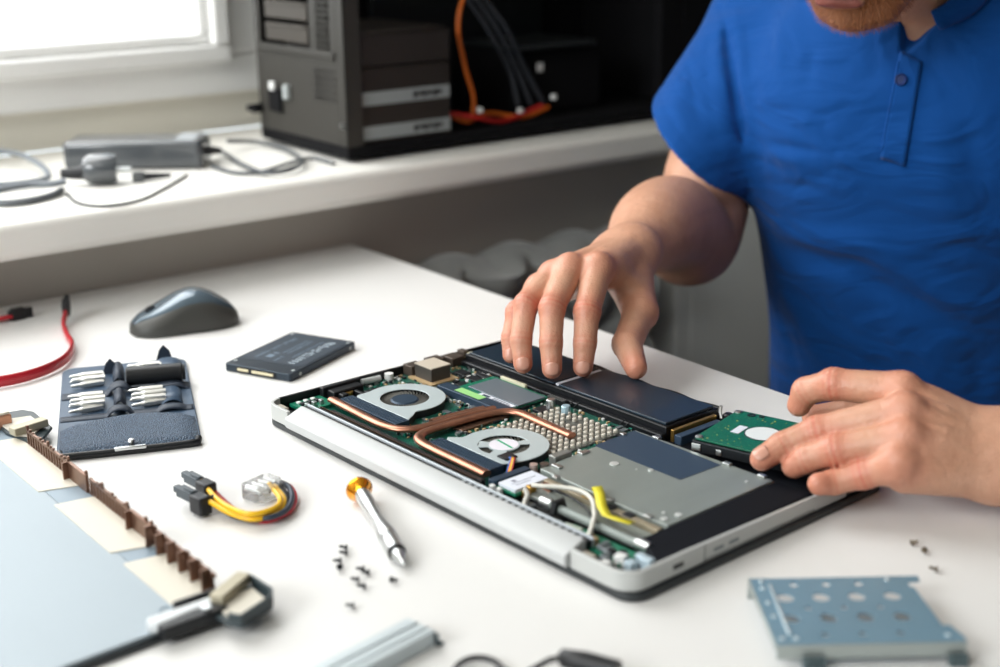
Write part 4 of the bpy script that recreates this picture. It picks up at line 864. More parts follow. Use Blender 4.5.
mb = MB(); mb.lathe([(0.0040, -0.007 * k), (0.0066, -0.0065 * k), (0.0072, -0.004 * k), (0.0062, -0.001 * k), (0.0046, 0.003 * k), (0.0042, 0.0062 * k)], RX, 28); mb.build('swivel_cap', M_org, sd, smooth=50)
mb = MB(); mb.lathe([(0.0042, 0.106 * k), (0.0045, 0.1085 * k), (0.0040, 0.1105 * k)], RX, 24); mb.build('dark_collar', M_black, sd)
mb = MB(); mb.lathe([(0.0034, 0.1105 * k), (0.0032, 0.116 * k), (0.0020, 0.120 * k), (0.0010, 0.127 * k)], RX, 20); mb.build('tip', M_steel, sd)

# ------------------------------------------------------------------ tiny screws
M_scr = mat('black_screw', (34, 36, 40), 0.35, 0.7); M_scr2 = mat('brown_steel_screw', (110, 100, 86), 0.3, 0.9)
def screw(m, label, grp):
    t = thing('laptop_screw', label, 'screw', (0, 0, 0), 0, grp)
    Rm = Matrix.Translation((0, 0, 0.0019)) @ Matrix.Rotation(math.radians(83), 4, 'Y')
    mb = MB(); mb.lathe([(0.0, -0.0005), (0.0009, -0.0004), (0.0018, 0.0001), (0.0020, 0.0004), (0.0019, 0.0007)], Rm, 16); mb.build('head', m, t, smooth=50)
    pr = [(0.00105, 0.0007)]
    for i in range(6): pr += [(0.00105, 0.0009 + i * .0006), (0.0008, 0.0012 + i * .0006)]
    pr += [(0.0004, 0.0050)]
    mb = MB(); mb.lathe(pr, Rm, 10); mb.build('threaded_shank', m, t, smooth=30)
    return t
SC = [(343.5, 550, 170, 'topmost of the black screws, above an almost touching twin'), (343.5, 555.5, 175, 'black screw just below the topmost of the loose screws'), (337.5, 563.5, 195, 'black screw at the outer edge of the scatter, above an upright one'),
      (339.5, 571, 268, 'black screw pointing straight down below its neighbour at the scatter edge'), (360.5, 571.5, 190, 'upper screw of the touching pair in the middle of the scatter'), (365.5, 575, 165, 'lower screw of the touching pair in the middle of the scatter'),
      (355, 582, 175, 'black screw just under the touching pair, above another'), (361.5, 589, 178, 'black screw below the middle of the scatter'), (394, 583, 335, 'black screw lying alone nearest the screwdriver tip'), (350, 608.5, 180, 'lowest black screw, lying alone near the metal channel')]
sp0 = None
for (u, v, a, txt) in SC:
    loc = atz(u, v, 0.0002); loc -= Vector((math.cos(math.radians(a)), math.sin(math.radians(a)), 0)) * 0.0022
    lab = txt
    if sp0 is None: sp0 = screw(M_scr, lab, 'black laptop screws on the desk'); sp0.location = loc; sp0.rotation_euler = (0, 0, math.radians(a))
    else: dup(sp0, loc, math.radians(a), lab, 'black laptop screws on the desk')
sp1 = None
for (u, v, a, txt) in ((914, 545, 20, 'brown steel screw nearest the wrist, furthest from the blue bracket'), (924, 554, 250, 'dark screw standing between two others beyond the blue bracket'), (933, 571.5, 160, 'brown steel screw lying closest to the blue bracket')):
    loc = atz(u, v, 0.0002); loc -= Vector((math.cos(math.radians(a)), math.sin(math.radians(a)), 0)) * 0.0022
    if sp1 is None: sp1 = screw(M_scr2, txt, 'brown screws near the bracket'); sp1.location = loc; sp1.rotation_euler = (0, 0, math.radians(a))
    else: dup(sp1, loc, math.radians(a), txt, 'brown screws near the bracket')

# ------------------------------------------------------------------ blue zinc drive bracket with holes
M_zinc = mat('blue_zinc_sheet', (132, 168, 188), 0.38, 0.45, var=0.08, vscale=30, bump=0.04, bscale=200)
M_zincs = mat('grey_zinc_edge', (170, 178, 176), 0.4, 0.6)
b0 = atz(777, 645, 0.013); bk = thing('drive_bracket', 'blue-grey zinc drive bracket with punched round holes standing on the desk', 'metal bracket', (b0.x, b0.y, 0), math.radians(1.0))
# local x 0..0.1, y 0..0.075 ; built as a plate with real holes through a boolean-free grid of ring cells
def plate_with_holes(mb, x0, x1, y0, y1, holes, z0, z1):
    # holes: (cx, cy, r, cell) square cells; the rest is filled by boxes over a cut grid
    xs = sorted({x0, x1} | {round(h[0] - h[3], 6) for h in holes} | {round(h[0] + h[3], 6) for h in holes})
    ys = sorted({y0, y1} | {round(h[1] - h[3], 6) for h in holes} | {round(h[1] + h[3], 6) for h in holes})
    for i in range(len(xs) - 1):
        for j in range(len(ys) - 1):
            cx, cy = (xs[i] + xs[i + 1]) / 2, (ys[j] + ys[j + 1]) / 2
            if not any(abs(cx - h[0]) < h[3] and abs(cy - h[1]) < h[3] for h in holes): mb.box(xs[i], xs[i + 1], ys[j], ys[j + 1], z0, z1)
    for cx, cy, r, c in holes:
        sq = [(cx - c, cy - c), (cx + c, cy - c), (cx + c, cy + c), (cx - c, cy + c)]
        mb.ring(resample(sq, 32), circ(cx, cy, r, 32), z0, z1)
holes = [(0.0235 + 0.0185 * i, 0.0655, 0.0024, 0.0030) for i in range(3)] + [(0.0155 + 0.0200 * i, 0.0505, 0.0048, 0.0054) for i in range(4)]
holes += [(0.0255 + 0.0200 * i, 0.0385, 0.0021, 0.0027) for i in range(3)] + [(0.0140 + 0.0200 * i, 0.0275, 0.0045, 0.0052) for i in range(4)] + [(0.0280 + 0.0200 * i, 0.0100, 0.0022, 0.0030) for i in range(3)]
mb = MB(); plate_with_holes(mb, 0.0, 0.0885, 0.0, 0.0735, holes, 0.0120, 0.0129)
mb.prism([(0.0885, 0.0), (0.1000, 0.0), (0.1000, 0.0060), (0.0965, 0.0170), (0.0885, 0.0180)], 0.0120, 0.0129)
mb.prism([(0.0885, 0.0180), (0.0925, 0.0185), (0.0905, 0.0600), (0.0885, 0.060)], 0.0120, 0.0129); mb.prism([(0.0885, 0.066), (0.096, 0.067), (0.097, 0.0735), (0.0885, 0.0735)], 0.0120, 0.0129)
mb.build('top_plate', M_zinc, bk, smooth=0)
mb = MB(); mb.box(0.0, 0.100, -0.0009, 0.0, 0.0045, 0.0129); mb.build('front_flange', M_zincs, bk, bev=0.0003)
mb = MB(); mb.box(-0.0009, 0.0, 0.0, 0.0735, 0.0095, 0.0129); mb.box(-0.0009, 0.010, 0.0735, 0.0744, 0.0, 0.0129); mb.build('side_flange', M_zincs, bk, bev=0.0003)
for x0, w in ((0.0135, 0.0120), (0.0905, 0.0100)):
    mb = MB(); mb.prism([(x0, -0.0030), (x0 + w, -0.0030), (x0 + w, 0.0), (x0, 0.0)], 0.0, 0.0045)
    for i in range(4): mb.cyl((x0 + w * (i + .5) / 4, -0.0036, 0.0), (x0 + w * (i + .5) / 4, -0.0036, 0.0075), 0.0012, n=10)
    mb.build('foot_tab', mat('dark_zinc', (92, 108, 112), 0.4, 0.6), bk, bev=0.0004)
mb = MB(); mb.box(-0.0008, 0.0008, 0.010, 0.066, 0.0129, 0.0136, Matrix.Translation((0.0085, 0.0, 0)) @ Matrix.Rotation(-0.02, 4, 'Z')); mb.build('pressed_rib', mat('bright_zinc', (214, 228, 232), 0.3, 0.5), bk, bev=0.0003)
for x, y in ((0.005, 0.062), (0.0045, 0.045), (0.0045, 0.030), (0.004, 0.0065), (0.0115, 0.0065), (0.092, 0.0065), (0.006, 0.0700), (0.078, 0.0695)):
    mb = MB(); mb.lathe([(0.0016, 0.0129), (0.0014, 0.0134), (0.0, 0.0134)], Matrix.Translation((x, y, 0)), 12); mb.build('pressed_dimple', mat('bright_zinc', (214, 228, 232), 0.3, 0.5), bk)

# ------------------------------------------------------------------ pale metal channel at the front edge
c0, c1 = atz(408, 617, 0.010), atz(290, 677, 0.010); d = c1 - c0
ch = thing('metal_channel', 'pale aluminium channel strip lying below the loose black screws', 'metal strip', (c0.x, c0.y, 0.0002), math.atan2(d.y, d.x))
M_al = mat('pale_aluminium', (206, 216, 220), 0.4, 0.3, var=0.03, vscale=50)
mb = MB(); Lc = 0.16
mb.box(0, Lc, 0, 0.021, 0.0085, 0.0095); mb.box(0, Lc, 0.0, 0.001, 0, 0.0085); mb.box(0, Lc, 0.020, 0.021, 0.0, 0.0085); mb.box(0, Lc, 0.0075, 0.0087, 0.0095, 0.0105); mb.box(0, Lc, 0.0150, 0.0160, 0.0095, 0.0103)
mb.build('channel_body', M_al, ch, bev=0.0003)
mb = MB(); mb.box(-0.0045, 0.0, 0.014, 0.0235, 0.0, 0.0016); mb.box(-0.0010, 0.0, 0.008, 0.0235, 0.0, 0.0080); mb.build('end_tab', mat('dark_aluminium', (92, 104, 108), 0.4, 0.5), ch, bev=0.0003)

# ------------------------------------------------------------------ black cable at the lower edge
def tz(u, v, z): return atz(u, v, z)
bc_ = thing('black_cable', 'black cable looping in from the near desk edge with a thick moulded end', 'cable')
mb = MB(); mb.tube(crom([tz(448, 690, .003), tz(455, 669, .003), tz(466, 660, .003), tz(480, 657.5, .003), tz(494, 661, .003), tz(506, 671, .003), tz(520, 676, .003), tz(535, 668, .004), tz(550, 660, .006), tz(562, 658, .007)]), 0.0016, 10); mb.build('thin_cord', M_rubber, bc_, smooth=80)
mb = MB(); mb.tube([tz(558, 658.5, .007), tz(562, 658, .0072), tz(585, 662, .007), tz(618, 671, .007)], [0.0026, 0.0050, 0.0056, 0.0056], 14); mb.build('moulded_end', M_black, bc_, smooth=60)

# ------------------------------------------------------------------ laptop bottom panel with copper shield strip
PN = Vector((-0.3490, 0.9450, 0)); PE = Vector((-0.1640, 0.7105, 0)); dd = PE - PN; PL = dd.length; PA = math.atan2(dd.y, dd.x)
pn = thing('laptop_cover', 'pale blue-grey laptop cover panel with copper shielding strip along its edge', 'laptop cover', (PN.x, PN.y, 0.0002), PA)
# local x along strip 0..PL (~0.297), local y negative = into the panel
M_pan = mat('pale_blue_grey_panel', (152, 164, 172), 0.48, 0.1, var=0.03, vscale=12, bump=0.02, bscale=100)
M_tape = mat('cream_tape', (214, 208, 194), 0.55, var=0.03, vscale=30)
M_cop2 = mat('brown_copper_strip', (126, 96, 80), 0.35, 0.8, var=0.25, vscale=120)
mb = MB(); mb.prism([(-0.075, -0.022), (0.020, -0.022), (0.308, -0.022), (0.314, -0.030), (0.323, -0.26), (-0.075, -0.26)], 0.0030, 0.0060); mb.build('panel_sheet', M_pan, pn, bev=0.0006)
mb = MB(); mb.prism([(-0.075, 0.0015), (0.296, 0.0015), (0.317, -0.020), (0.327, -0.265), (-0.075, -0.265)], 0.0, 0.0028); mb.build('panel_backing', M_lidm, pn, bev=0.0006)
for x0, x1 in ((-0.018, 0.097), (0.121, 0.216), (0.231, 0.312)):
    mb = MB(); mb.prism([(x0, 0.0), (x1, 0.0), (x1 - 0.008, -0.026), (x0 - 0.004, -0.026)], 0.0060, 0.0066, None); mb.build('cream_tape', M_tape, pn, smooth=0)
mb = MB(); mb.box(-0.07, 0.30, -0.022, 0.0, 0.0028, 0.0059); mb.build('blue_edge', mat('blue_grey_edge', (134, 150, 162), 0.45, 0.1), pn, smooth=0)
mb = MB(); mb.box(-0.0, PL, 0.0, 0.0012, 0.0028, 0.0075); st_ = mb.build('copper_strip', M_cop2, pn, smooth=0)
R = random.Random(3)
segs = [(0.0, 0.078, 0.0050, 0.0016), (0.116, 0.182, 0.0050, 0.0016), (0.214, 0.296, 0.0150, 0.0030)]
for x0, x1, step, w in segs:
    mb = MB(); x = x0
    while x < x1:
        mb.box(x, x + w, -0.0002, 0.0016, 0.0060, 0.0185 + 0.001 * math.sin(x * 300)); x += step
    mb.box(x0, x1, -0.0002, 0.0013, 0.0160, 0.0180)
    if step > 0.01:
        x = x0
        while x < x1: mb.box(x, x + 0.0013, -0.0055, 0.0004, 0.0060, 0.0200); x += step
    mb.build('spring_fingers', M_cop2, st_, smooth=0)
for x0, x1 in ((0.080, 0.112), (0.183, 0.212)):
    mb = MB(); mb.box(x0, x1, -0.0012, 0.0012, 0.0060, 0.0190); mb.box(x0, x0 + 0.0014, -0.0050, 0.0, 0.006, 0.0190); mb.build('copper_tab', M_cop2, st_, bev=0.0003)
for x in (0.0, 0.0400, 0.0770, 0.109, 0.135, 0.175, 0.203, 0.211):
    mb = MB(); mb.box(x, x + 0.0022, -0.0004, 0.0014, 0.018, 0.0215); mb.build('strip_hook', M_cop2, st_, bev=0.0002)
# near corner clip assembly
cn_ = MB(); cn_.prism([(0.294, -0.002), (0.296, 0.014), (0.303, 0.020), (0.326, 0.021), (0.334, 0.016), (0.343, -0.008), (0.336, -0.013), (0.306, -0.016)], 0.0060, 0.0088); cc = cn_.build('corner_clip', mat('dark_teal_clip', (46, 58, 62), 0.4), pn, bev=0.0010)
wallring([(0.304, 0.020), (0.326, 0.021), (0.334, 0.016), (0.343, -0.008), (0.336, -0.013)][::-1], 0.0018, 0.0086, lambda x, y: 0.0150).build('clip_rim', mat('dark_teal_clip', (46, 58, 62), 0.4), cc, bev=0.0004)
mb = MB(); mb.prism([(0.312, -0.010), (0.336, -0.010), (0.330, 0.015), (0.310, 0.016)], 0.0088, 0.0104); mb.build('cream_pad', M_tape, cc)
M4 = Matrix.Translation((0.3085, 0.0035, 0)) @ Matrix.Rotation(math.radians(120), 4, 'Z')
mb = MB(); mb.box(-0.015, 0.015, -0.0045, 0.0045, 0.0104, 0.0165, M4); mb.build('tan_bar', mat('tan_bar', (178, 170, 148), 0.45, 0.3), cc, bev=0.0008)
mb = MB(); mb.box(0.302, 0.306, -0.030, -0.004, 0.0060, 0.0140); mb.box(0.314, 0.324, -0.046, -0.006, 0.0030, 0.0115); mb.build('black_edge_bar', M_black, cc, bev=0.0012)
mb = MB(); mb.prism([(0.307, -0.047), (0.313, -0.050), (0.318, -0.046), (0.314, -0.010), (0.307, -0.008)], 0.0062, 0.0122); mb.build('white_edge_cap', mat('white_edge_cap', (214, 218, 220), 0.4), cc, bev=0.0012)
mb = MB(); mb.cyl((0.318, -0.017, 0.006), (0.318, -0.017, 0.0130), 0.003, n=14); mb.build('silver_post', M_steel, cc)
mb = MB(); mb.ring(circ(0.296, -0.031, 0.0042, 20), circ(0.296, -0.031, 0.0032, 20), 0.0060, 0.0066); mb.build('screw_ring', mat('blue_grey_edge', (134, 150, 162), 0.45, 0.1), pn)
# far corner clip
mb = MB(); mb.prism([(-0.075, -0.004), (-0.070, 0.022), (-0.060, 0.027), (-0.018, 0.0255), (0.004, 0.009), (0.003, 0.002), (-0.030, -0.006)], 0.0060, 0.0085); fc = mb.build('corner_clip', mat('dark_teal_clip', (46, 58, 62), 0.4), pn, bev=0.0010)
mb = MB(); mb.prism([(-0.055, -0.004), (-0.048, 0.020), (-0.024, 0.020), (-0.006, 0.006), (-0.016, -0.003)], 0.0085, 0.0100); mb.build('cream_pad', M_tape, fc)
mb = MB(); mb.box(-0.014, 0.014, -0.0045, 0.0045, 0.0100, 0.0160, Matrix.Translation((-0.018, 0.008, 0)) @ Matrix.Rotation(math.radians(100), 4, 'Z')); mb.build('tan_bar', mat('tan_bar', (178, 170, 148), 0.45, 0.3), fc, bev=0.0008)
mb = MB(); mb.box(-0.056, -0.042, -0.010, 0.004, 0.0060, 0.0170); mb.build('copper_block', mat('pink_copper', (190, 140, 116), 0.4, 0.5), fc, bev=0.001)
mb = MB(); mb.box(-0.055, -0.043, -0.009, 0.003, 0.0170, 0.0190); mb.build('block_cap', M_tape, fc, bev=0.0006)
# vent mesh patch on the panel
mb = MB(); mb.prism([(0.19, -0.205), (0.262, -0.190), (0.262, -0.26), (0.19, -0.26)], 0.0060, 0.0064); vm = mb.build('vent_patch', mat('grey_vent_patch', (120, 134, 140), 0.5, 0.2), pn, smooth=0)
mb = MB()
for i in range(16):
    for j in range(14): mb.rbox(0.196 + i * 0.0037, -0.256 + j * 0.0036, 0.0022, 0.0022, 0.0064, 0.0068, PI / 4)
o = mb.build('vent_mesh', mat('dark_vent_mesh', (74, 88, 92), 0.5, 0.3), vm, smooth=0)
# ------------------------------------------------------------------ distance-field modelling of the person
def V3(p): return np.array([p[0], p[1], p[2]], float)
def rcone(P, a, b, r1, r2):
    a, b = V3(a), V3(b); ba = b - a; l2 = ba @ ba
    if l2 < 1e-12: return np.sqrt(((P - a) ** 2).sum(1)) - max(r1, r2)
    rr = r1 - r2; a2 = l2 - rr * rr; il2 = 1 / l2
    pa = P - a; y = pa @ ba; z = y - l2
    q = pa * l2 - np.outer(y, ba); x2 = (q * q).sum(1); y2 = y * y * l2; z2 = z * z * l2
    k = np.sign(rr) * rr * rr * x2
    d = (np.sqrt(x2 * a2 * il2) + y * rr) * il2 - r1
    c1 = np.sign(z) * a2 * z2 > k; c2 = (~c1) & (np.sign(y) * a2 * y2 < k)
    d = np.where(c1, np.sqrt(x2 + z2) * il2 - r2, d); d = np.where(c2, np.sqrt(x2 + y2) * il2 - r1, d)
    return d
def ellip(P, c, r, B=None):
    q = P - V3(c)
    if B is not None: q = q @ B
    r = np.array(r); k0 = np.sqrt(((q / r) ** 2).sum(1)) + 1e-9; k1 = np.sqrt(((q / (r * r)) ** 2).sum(1)) + 1e-9
    return k0 * (k0 - 1) / k1
def smin(a, b, k):
    h = np.clip(0.5 + 0.5 * (b - a) / k, 0, 1); return b * (1 - h) + a * h - k * h * (1 - h)
def smax(a, b, k): return -smin(-a, -b, k)
def sphere(P, c, r): return np.sqrt(((P - V3(c)) ** 2).sum(1)) - r
def seglist(P, pts, rs, k=0.004):
    d = None
    for i in range(len(pts) - 1):
        e = rcone(P, pts[i], pts[i + 1], rs[i], rs[i + 1]); d = e if d is None else smin(d, e, k)
    return d
def polydist(P, pts):
    d = None
    for i in range(len(pts) - 1):
        e = rcone(P, pts[i], pts[i + 1], 0.0, 0.0); d = e if d is None else np.minimum(d, e)
    return np.abs(d)

def isosurface(f, lo, hi, h):
    lo = np.array(lo, float); lev = 4; S = h * 2 ** lev
    n = np.ceil((np.array(hi) - lo) / S).astype(int)
    c = np.stack(np.meshgrid(*[np.arange(k) for k in n], indexing='ij'), -1).reshape(-1, 3).astype(np.int64)
    def F(P):
        out = np.empty(len(P))
        for i in range(0, len(P), 200000): out[i:i + 200000] = f(P[i:i + 200000])
        return out
    for l in range(lev, -1, -1):
        s = h * 2 ** l
        d = F(lo + (c + 0.5) * s)
        c = c[np.abs(d) < s * 0.87 * 1.35 + 0.0006]
        if l: c = (c[:, None, :] * 2 + np.array([[i, j, k] for i in (0, 1) for j in (0, 1) for k in (0, 1)])).reshape(-1, 3)
    N = int((max(np.array(hi) - lo)) / h) + 64
    key = lambda q: q[:, 0] + N * (q[:, 1] + N * q[:, 2])
    offs = np.array([[i, j, k] for k in (0, 1) for j in (0, 1) for i in (0, 1)])
    cor = (c[:, None, :] + offs).reshape(-1, 3); kk = key(cor)
    uk, idx, inv = np.unique(kk, return_index=True, return_inverse=True)
    val = F(lo + cor[idx] * h)
    cv = val[inv].reshape(-1, 8); sg = cv < 0; act = sg.any(1) & (~sg.all(1))
    c = c[act]; cv = cv[act]
    ed = [(0, 1), (2, 3), (4, 5), (6, 7), (0, 2), (1, 3), (4, 6), (5, 7), (0, 4), (1, 5), (2, 6), (3, 7)]
    acc = np.zeros((len(c), 3)); cnt = np.zeros(len(c))
    for a, b in ed:
        va, vb = cv[:, a], cv[:, b]; m = (va < 0) != (vb < 0)
        t = np.where(m, va / np.where(m, va - vb, 1), 0)
        acc += np.where(m[:, None], offs[a] + t[:, None] * (offs[b] - offs[a]), 0); cnt += m
    verts = lo + (c + acc / cnt[:, None]) * h
    ck = key(c); order = np.argsort(ck); cks = ck[order]
    faces = []
    st = [1, N, N * N]
    for ax in range(3):
        b = 1 << ax; m = (cv[:, 0] < 0) != (cv[:, b] < 0)
        base = ck[m]; u, w = st[(ax + 1) % 3], st[(ax + 2) % 3]
        q = np.stack([base, base - u, base - u - w, base - w], 1)
        p = np.searchsorted(cks, q); p = np.minimum(p, len(cks) - 1); ok = (cks[p] == q).all(1)
        idxs = order[p]; flip = cv[m][:, 0] > 0
        idxs[flip] = idxs[flip][:, ::-1]
        faces.append(idxs[ok])
    return verts, np.concatenate(faces)

def mesh_np(name, verts, faces, m, parent, cols=None):
    me = bpy.data.meshes.new(name); n, k = len(verts), len(faces)
    me.vertices.add(n); me.vertices.foreach_set('co', verts.astype(np.float32).ravel())
    me.loops.add(k * 4); me.loops.foreach_set('vertex_index', faces.astype(np.int32).ravel())
    me.polygons.add(k); me.polygons.foreach_set('loop_start', np.arange(0, 4 * k, 4, dtype=np.int32)); me.polygons.foreach_set('loop_total', np.full(k, 4, dtype=np.int32))
    me.update(calc_edges=True); me.validate()
    me.polygons.foreach_set('use_smooth', np.ones(len(me.polygons), dtype=bool))
    if cols is not None:
        for nm, c in cols.items():
            at_ = me.attributes.new(nm, 'FLOAT', 'POINT'); at_.data.foreach_set('value', c.astype(np.float32))
    me.materials.append(m); o = bpy.data.objects.new(name, me); COL.objects.link(o)
    if parent: o.parent = parent
    return o

# ------------------------------------------------------------------ pose (his right hand lies on the battery, his left slides the drive)
class Finger:
    def __init__(s, pts, rs): s.p = [Vector(p) for p in pts]; s.r = rs
    def d(s, P):
        d = seglist(P, s.p, s.r, 0.003)
        # knuckle swell on the middle joint
        return smin(d, sphere(P, s.p[1], s.r[1] * 1.04), 0.003)
# --- right hand
RW = at(625, 255, 1.178)                     # wrist
R_f = {
 'pinky': Finger([at(539, 289, 1.110), at(517, 312, 1.078), at(511, 338, 1.066), at(511, 355, 1.060)], [0.0105, 0.0088, 0.0078, 0.0068]),
 'ring': Finger([at(553, 276, 1.100), at(526, 305, 1.062), at(521, 340, 1.045), at(523, 364, 1.037)], [0.0115, 0.0096, 0.0086, 0.0077]),
 'middle': Finger([at(570, 269, 1.096), at(552, 308, 1.052), at(551, 343, 1.036), at(552, 369, 1.028)], [0.0122, 0.0102, 0.0091, 0.0080]),
 'index': Finger([at(598, 268, 1.095), at(587, 312, 1.055), at(585, 343, 1.040), at(583, 367, 1.034)], [0.0125, 0.0104, 0.0092, 0.0080])}
R_thumb = Finger([at(632, 286, 1.140), at(640, 312, 1.105), at(627, 344, 1.062), at(636, 368, 1.031)], [0.0155, 0.0135, 0.0122, 0.0090])
RE = at(691, 239, 1.370); RS = at(775, 20, 1.460); RH = at(714, 157, 1.410)
# --- left hand
LWr = at(1000, 458, 0.825)
L_f = {
 'index': Finger([at(902, 391, 0.855), at(834, 384, 0.875), at(806, 391, 0.886), at(799, 405, 0.888)], [0.0125, 0.0105, 0.0094, 0.0082]),
 'middle': Finger([at(905, 412, 0.832), at(818, 432, 0.848), at(782, 446, 0.8490), at(762, 459, 0.8435)], [0.0125, 0.0105, 0.0092, 0.0080]),
 'ring': Finger([at(905, 438, 0.815), at(836, 450, 0.827), at(806, 459, 0.8345), at(794, 466, 0.8370)], [0.0120, 0.0100, 0.0090, 0.0082]),
 'pinky': Finger([at(898, 464, 0.803), at(864, 474, 0.812), at(834, 482, 0.816), at(819, 484, 0.812)], [0.0112, 0.0092, 0.0082, 0.0074])}
L_thumb = Finger([at(935, 440, 0.862), at(890, 424, 0.885), at(848, 414, 0.900), at(814, 417, 0.905)], [0.0150, 0.0130, 0.0105, 0.0085])
LE = Vector((0.60, 0.985, 0.055)); LS = Vector((0.590, 1.25, 0.24))

def hand(P, fs, th, wr, elb, r_wr, back):
    """back: unit vector out of the back of the hand"""
    wrb = Vector(wr)
    side = (fs['index'].p[0] - fs['pinky'].p[0]).normalized()
    fwd = (fs['middle'].p[0] - wrb).normalized()
    palm = None
    for i, nm in enumerate(('index', 'middle', 'ring', 'pinky')):
        m0 = fs[nm].p[0]; w0 = wrb + side * (0.012 - 0.008 * i) + fwd * 0.004
        e = rcone(P, m0 - back * 0.002, w0, 0.0118, 0.0165); palm = e if palm is None else smin(palm, e, 0.010)
        e = rcone(P, m0 - back * 0.012 - fwd * 0.006, w0 - back * 0.006, 0.0095, 0.0130); palm = smin(palm, e, 0.010)
    # thumb root and ball
    palm = smin(palm, rcone(P, wrb + side * 0.014, th.p[0], 0.016, th.r[0]), 0.012)
    palm = smin(palm, rcone(P, th.p[0], th.p[1], th.r[0], th.r[1]), 0.010)
    # web between thumb and index
    palm = smin(palm, rcone(P, (th.p[0] + th.p[1]) / 2, fs['index'].p[0] - fwd * 0.022 - back * 0.006, 0.009, 0.009), 0.012)
    # knuckle heads, tendons
    for nm in ('index', 'middle', 'ring', 'pinky'):
        m0 = fs[nm].p[0]
        palm = smin(palm, ellip(P, m0 + back * 0.0042, (0.0088, 0.0088, 0.0088)), 0.006)
        palm = smin(palm, rcone(P, m0 + back * 0.0085 - fwd * 0.004, m0 + (wrb - m0) * 0.80 + back * 0.0130, 0.0026, 0.0020), 0.0055)
    # veins wandering over the back of the hand
    for a_, b_, o1 in (('index', 'middle', .3), ('middle', 'ring', -.3), ('ring', 'pinky', .25)):
        v0 = (fs[a_].p[0] + fs[b_].p[0]) / 2 - fwd * .004 + back * .0085; v3 = wrb + side * (.004 * o1) + back * 0.0165 - fwd * .002
        v1 = v0 * .65 + v3 * .35 + side * .005 * o1 + back * .0028; v2 = v0 * .3 + v3 * .7 - side * .006 * o1 + back * .0012
        palm = smin(palm, seglist(P, [v0, v1, v2, v3], [.0011, .0013, .0014, .0012], .002), 0.0028)
    # web valleys between the fingers stay crisp
    d = None
    for nm in ('index', 'middle', 'ring', 'pinky'):
        e = smin(palm, fs[nm].d(P), 0.0065); d = e if d is None else smin(d, e, 0.0012)
    d = smin(d, smin(palm, th.d(P), 0.008), 0.0012)
    return d
backR = (Vector((-0.10, -0.45, 0.89))).normalized()
backL = (Vector((-0.10, -0.62, 0.78))).normalized()

def frame_from(axis, up):
    a = axis.normalized(); b = (up - a * up.dot(a)).normalized(); c = a.cross(b); return np.array([[a.x, b.x, c.x], [a.y, b.y, c.y], [a.z, b.z, c.z]])

def crease(P, d, fs):                      # skin folds over the finger joints, dorsal and palmar
    for F in fs:
        for j, amp in ((1, 0.00060), (2, 0.00040)):
            ax = (F.p[j + 1] - F.p[j - 1]).normalized(); q = P - V3(F.p[j]); r = np.sqrt((q * q).sum(1)); t = q @ V3(ax)
            w = np.exp(-(r / (F.r[j] * 1.5)) ** 4) * np.exp(-(t / 0.0052) ** 2)
            d = d + amp * w * (0.5 + 0.5 * np.cos(t / 0.00135 * 2))
    return d

# --- torso frame
TF = Vector((-0.423, -0.906, 0.0)); TR = Vector((-0.906, 0.423, 0.0))
TK = Vector((0.410, 1.352, 0.17))
Zs = np.array([-0.42, -0.30, -0.18, -0.05, 0.06, 0.15, 0.22, 0.27, 0.31, 0.345])
Ws = np.array([0.180, 0.168, 0.148, 0.142, 0.152, 0.172, 0.172, 0.145, 0.100, 0.072])
Ds = np.array([0.125, 0.125, 0.122, 0.118, 0.120, 0.124, 0.112, 0.094, 0.078, 0.068])
Cs = np.array([-0.190, -0.150, -0.100, -0.055, -0.022, 0.0, 0.010, 0.012, 0.020, 0.030])     # forward offset of the section centre
_zz = np.linspace(-0.46, 0.38, 400)
def _sm(v):
    y = np.interp(_zz, Zs, v); k = np.exp(-(np.arange(-30, 31) / 13.0) ** 2); k /= k.sum()
    return np.convolve(np.pad(y, 30, mode='edge'), k, mode='valid')
_W, _D, _C = _sm(Ws), _sm(Ds), _sm(Cs)
def torso(P):
    z = P[:, 2]; w = np.interp(z, _zz, _W); dd_ = np.interp(z, _zz, _D); c = np.interp(z, _zz, _C)
    q = P - V3(TK); x = q @ V3(TR); y = q @ V3(TF) - c
    e = 2.35
    g = (np.abs(x / w) ** e + np.abs(y / dd_) ** e) ** (1 / e)
    d = (g - 1) * np.minimum(w, dd_)
    return smax(smax(d, z - 0.335, 0.03), -0.42 - z, 0.02)
CHIN = at(856, 29, 1.185)
HF = Vector((-0.47, -0.55, -0.66)).normalized(); HU = (Vector((-0.38, -0.44, 0.76))); HU = (HU - HF * HU.dot(HF)).normalized(); HR = HF.cross(HU).normalized()
HC = CHIN - HF * 0.072 + HU * 0.108
HB = np.array([[HR.x, HF.x, HU.x], [HR.y, HF.y, HU.y], [HR.z, HF.z, HU.z]])
def hp_(x, y, z): return HC + HR * x + HF * y + HU * z
NB = Vector((0.428, 1.360, 0.268)); NT = hp_(0, -0.022, -0.055)
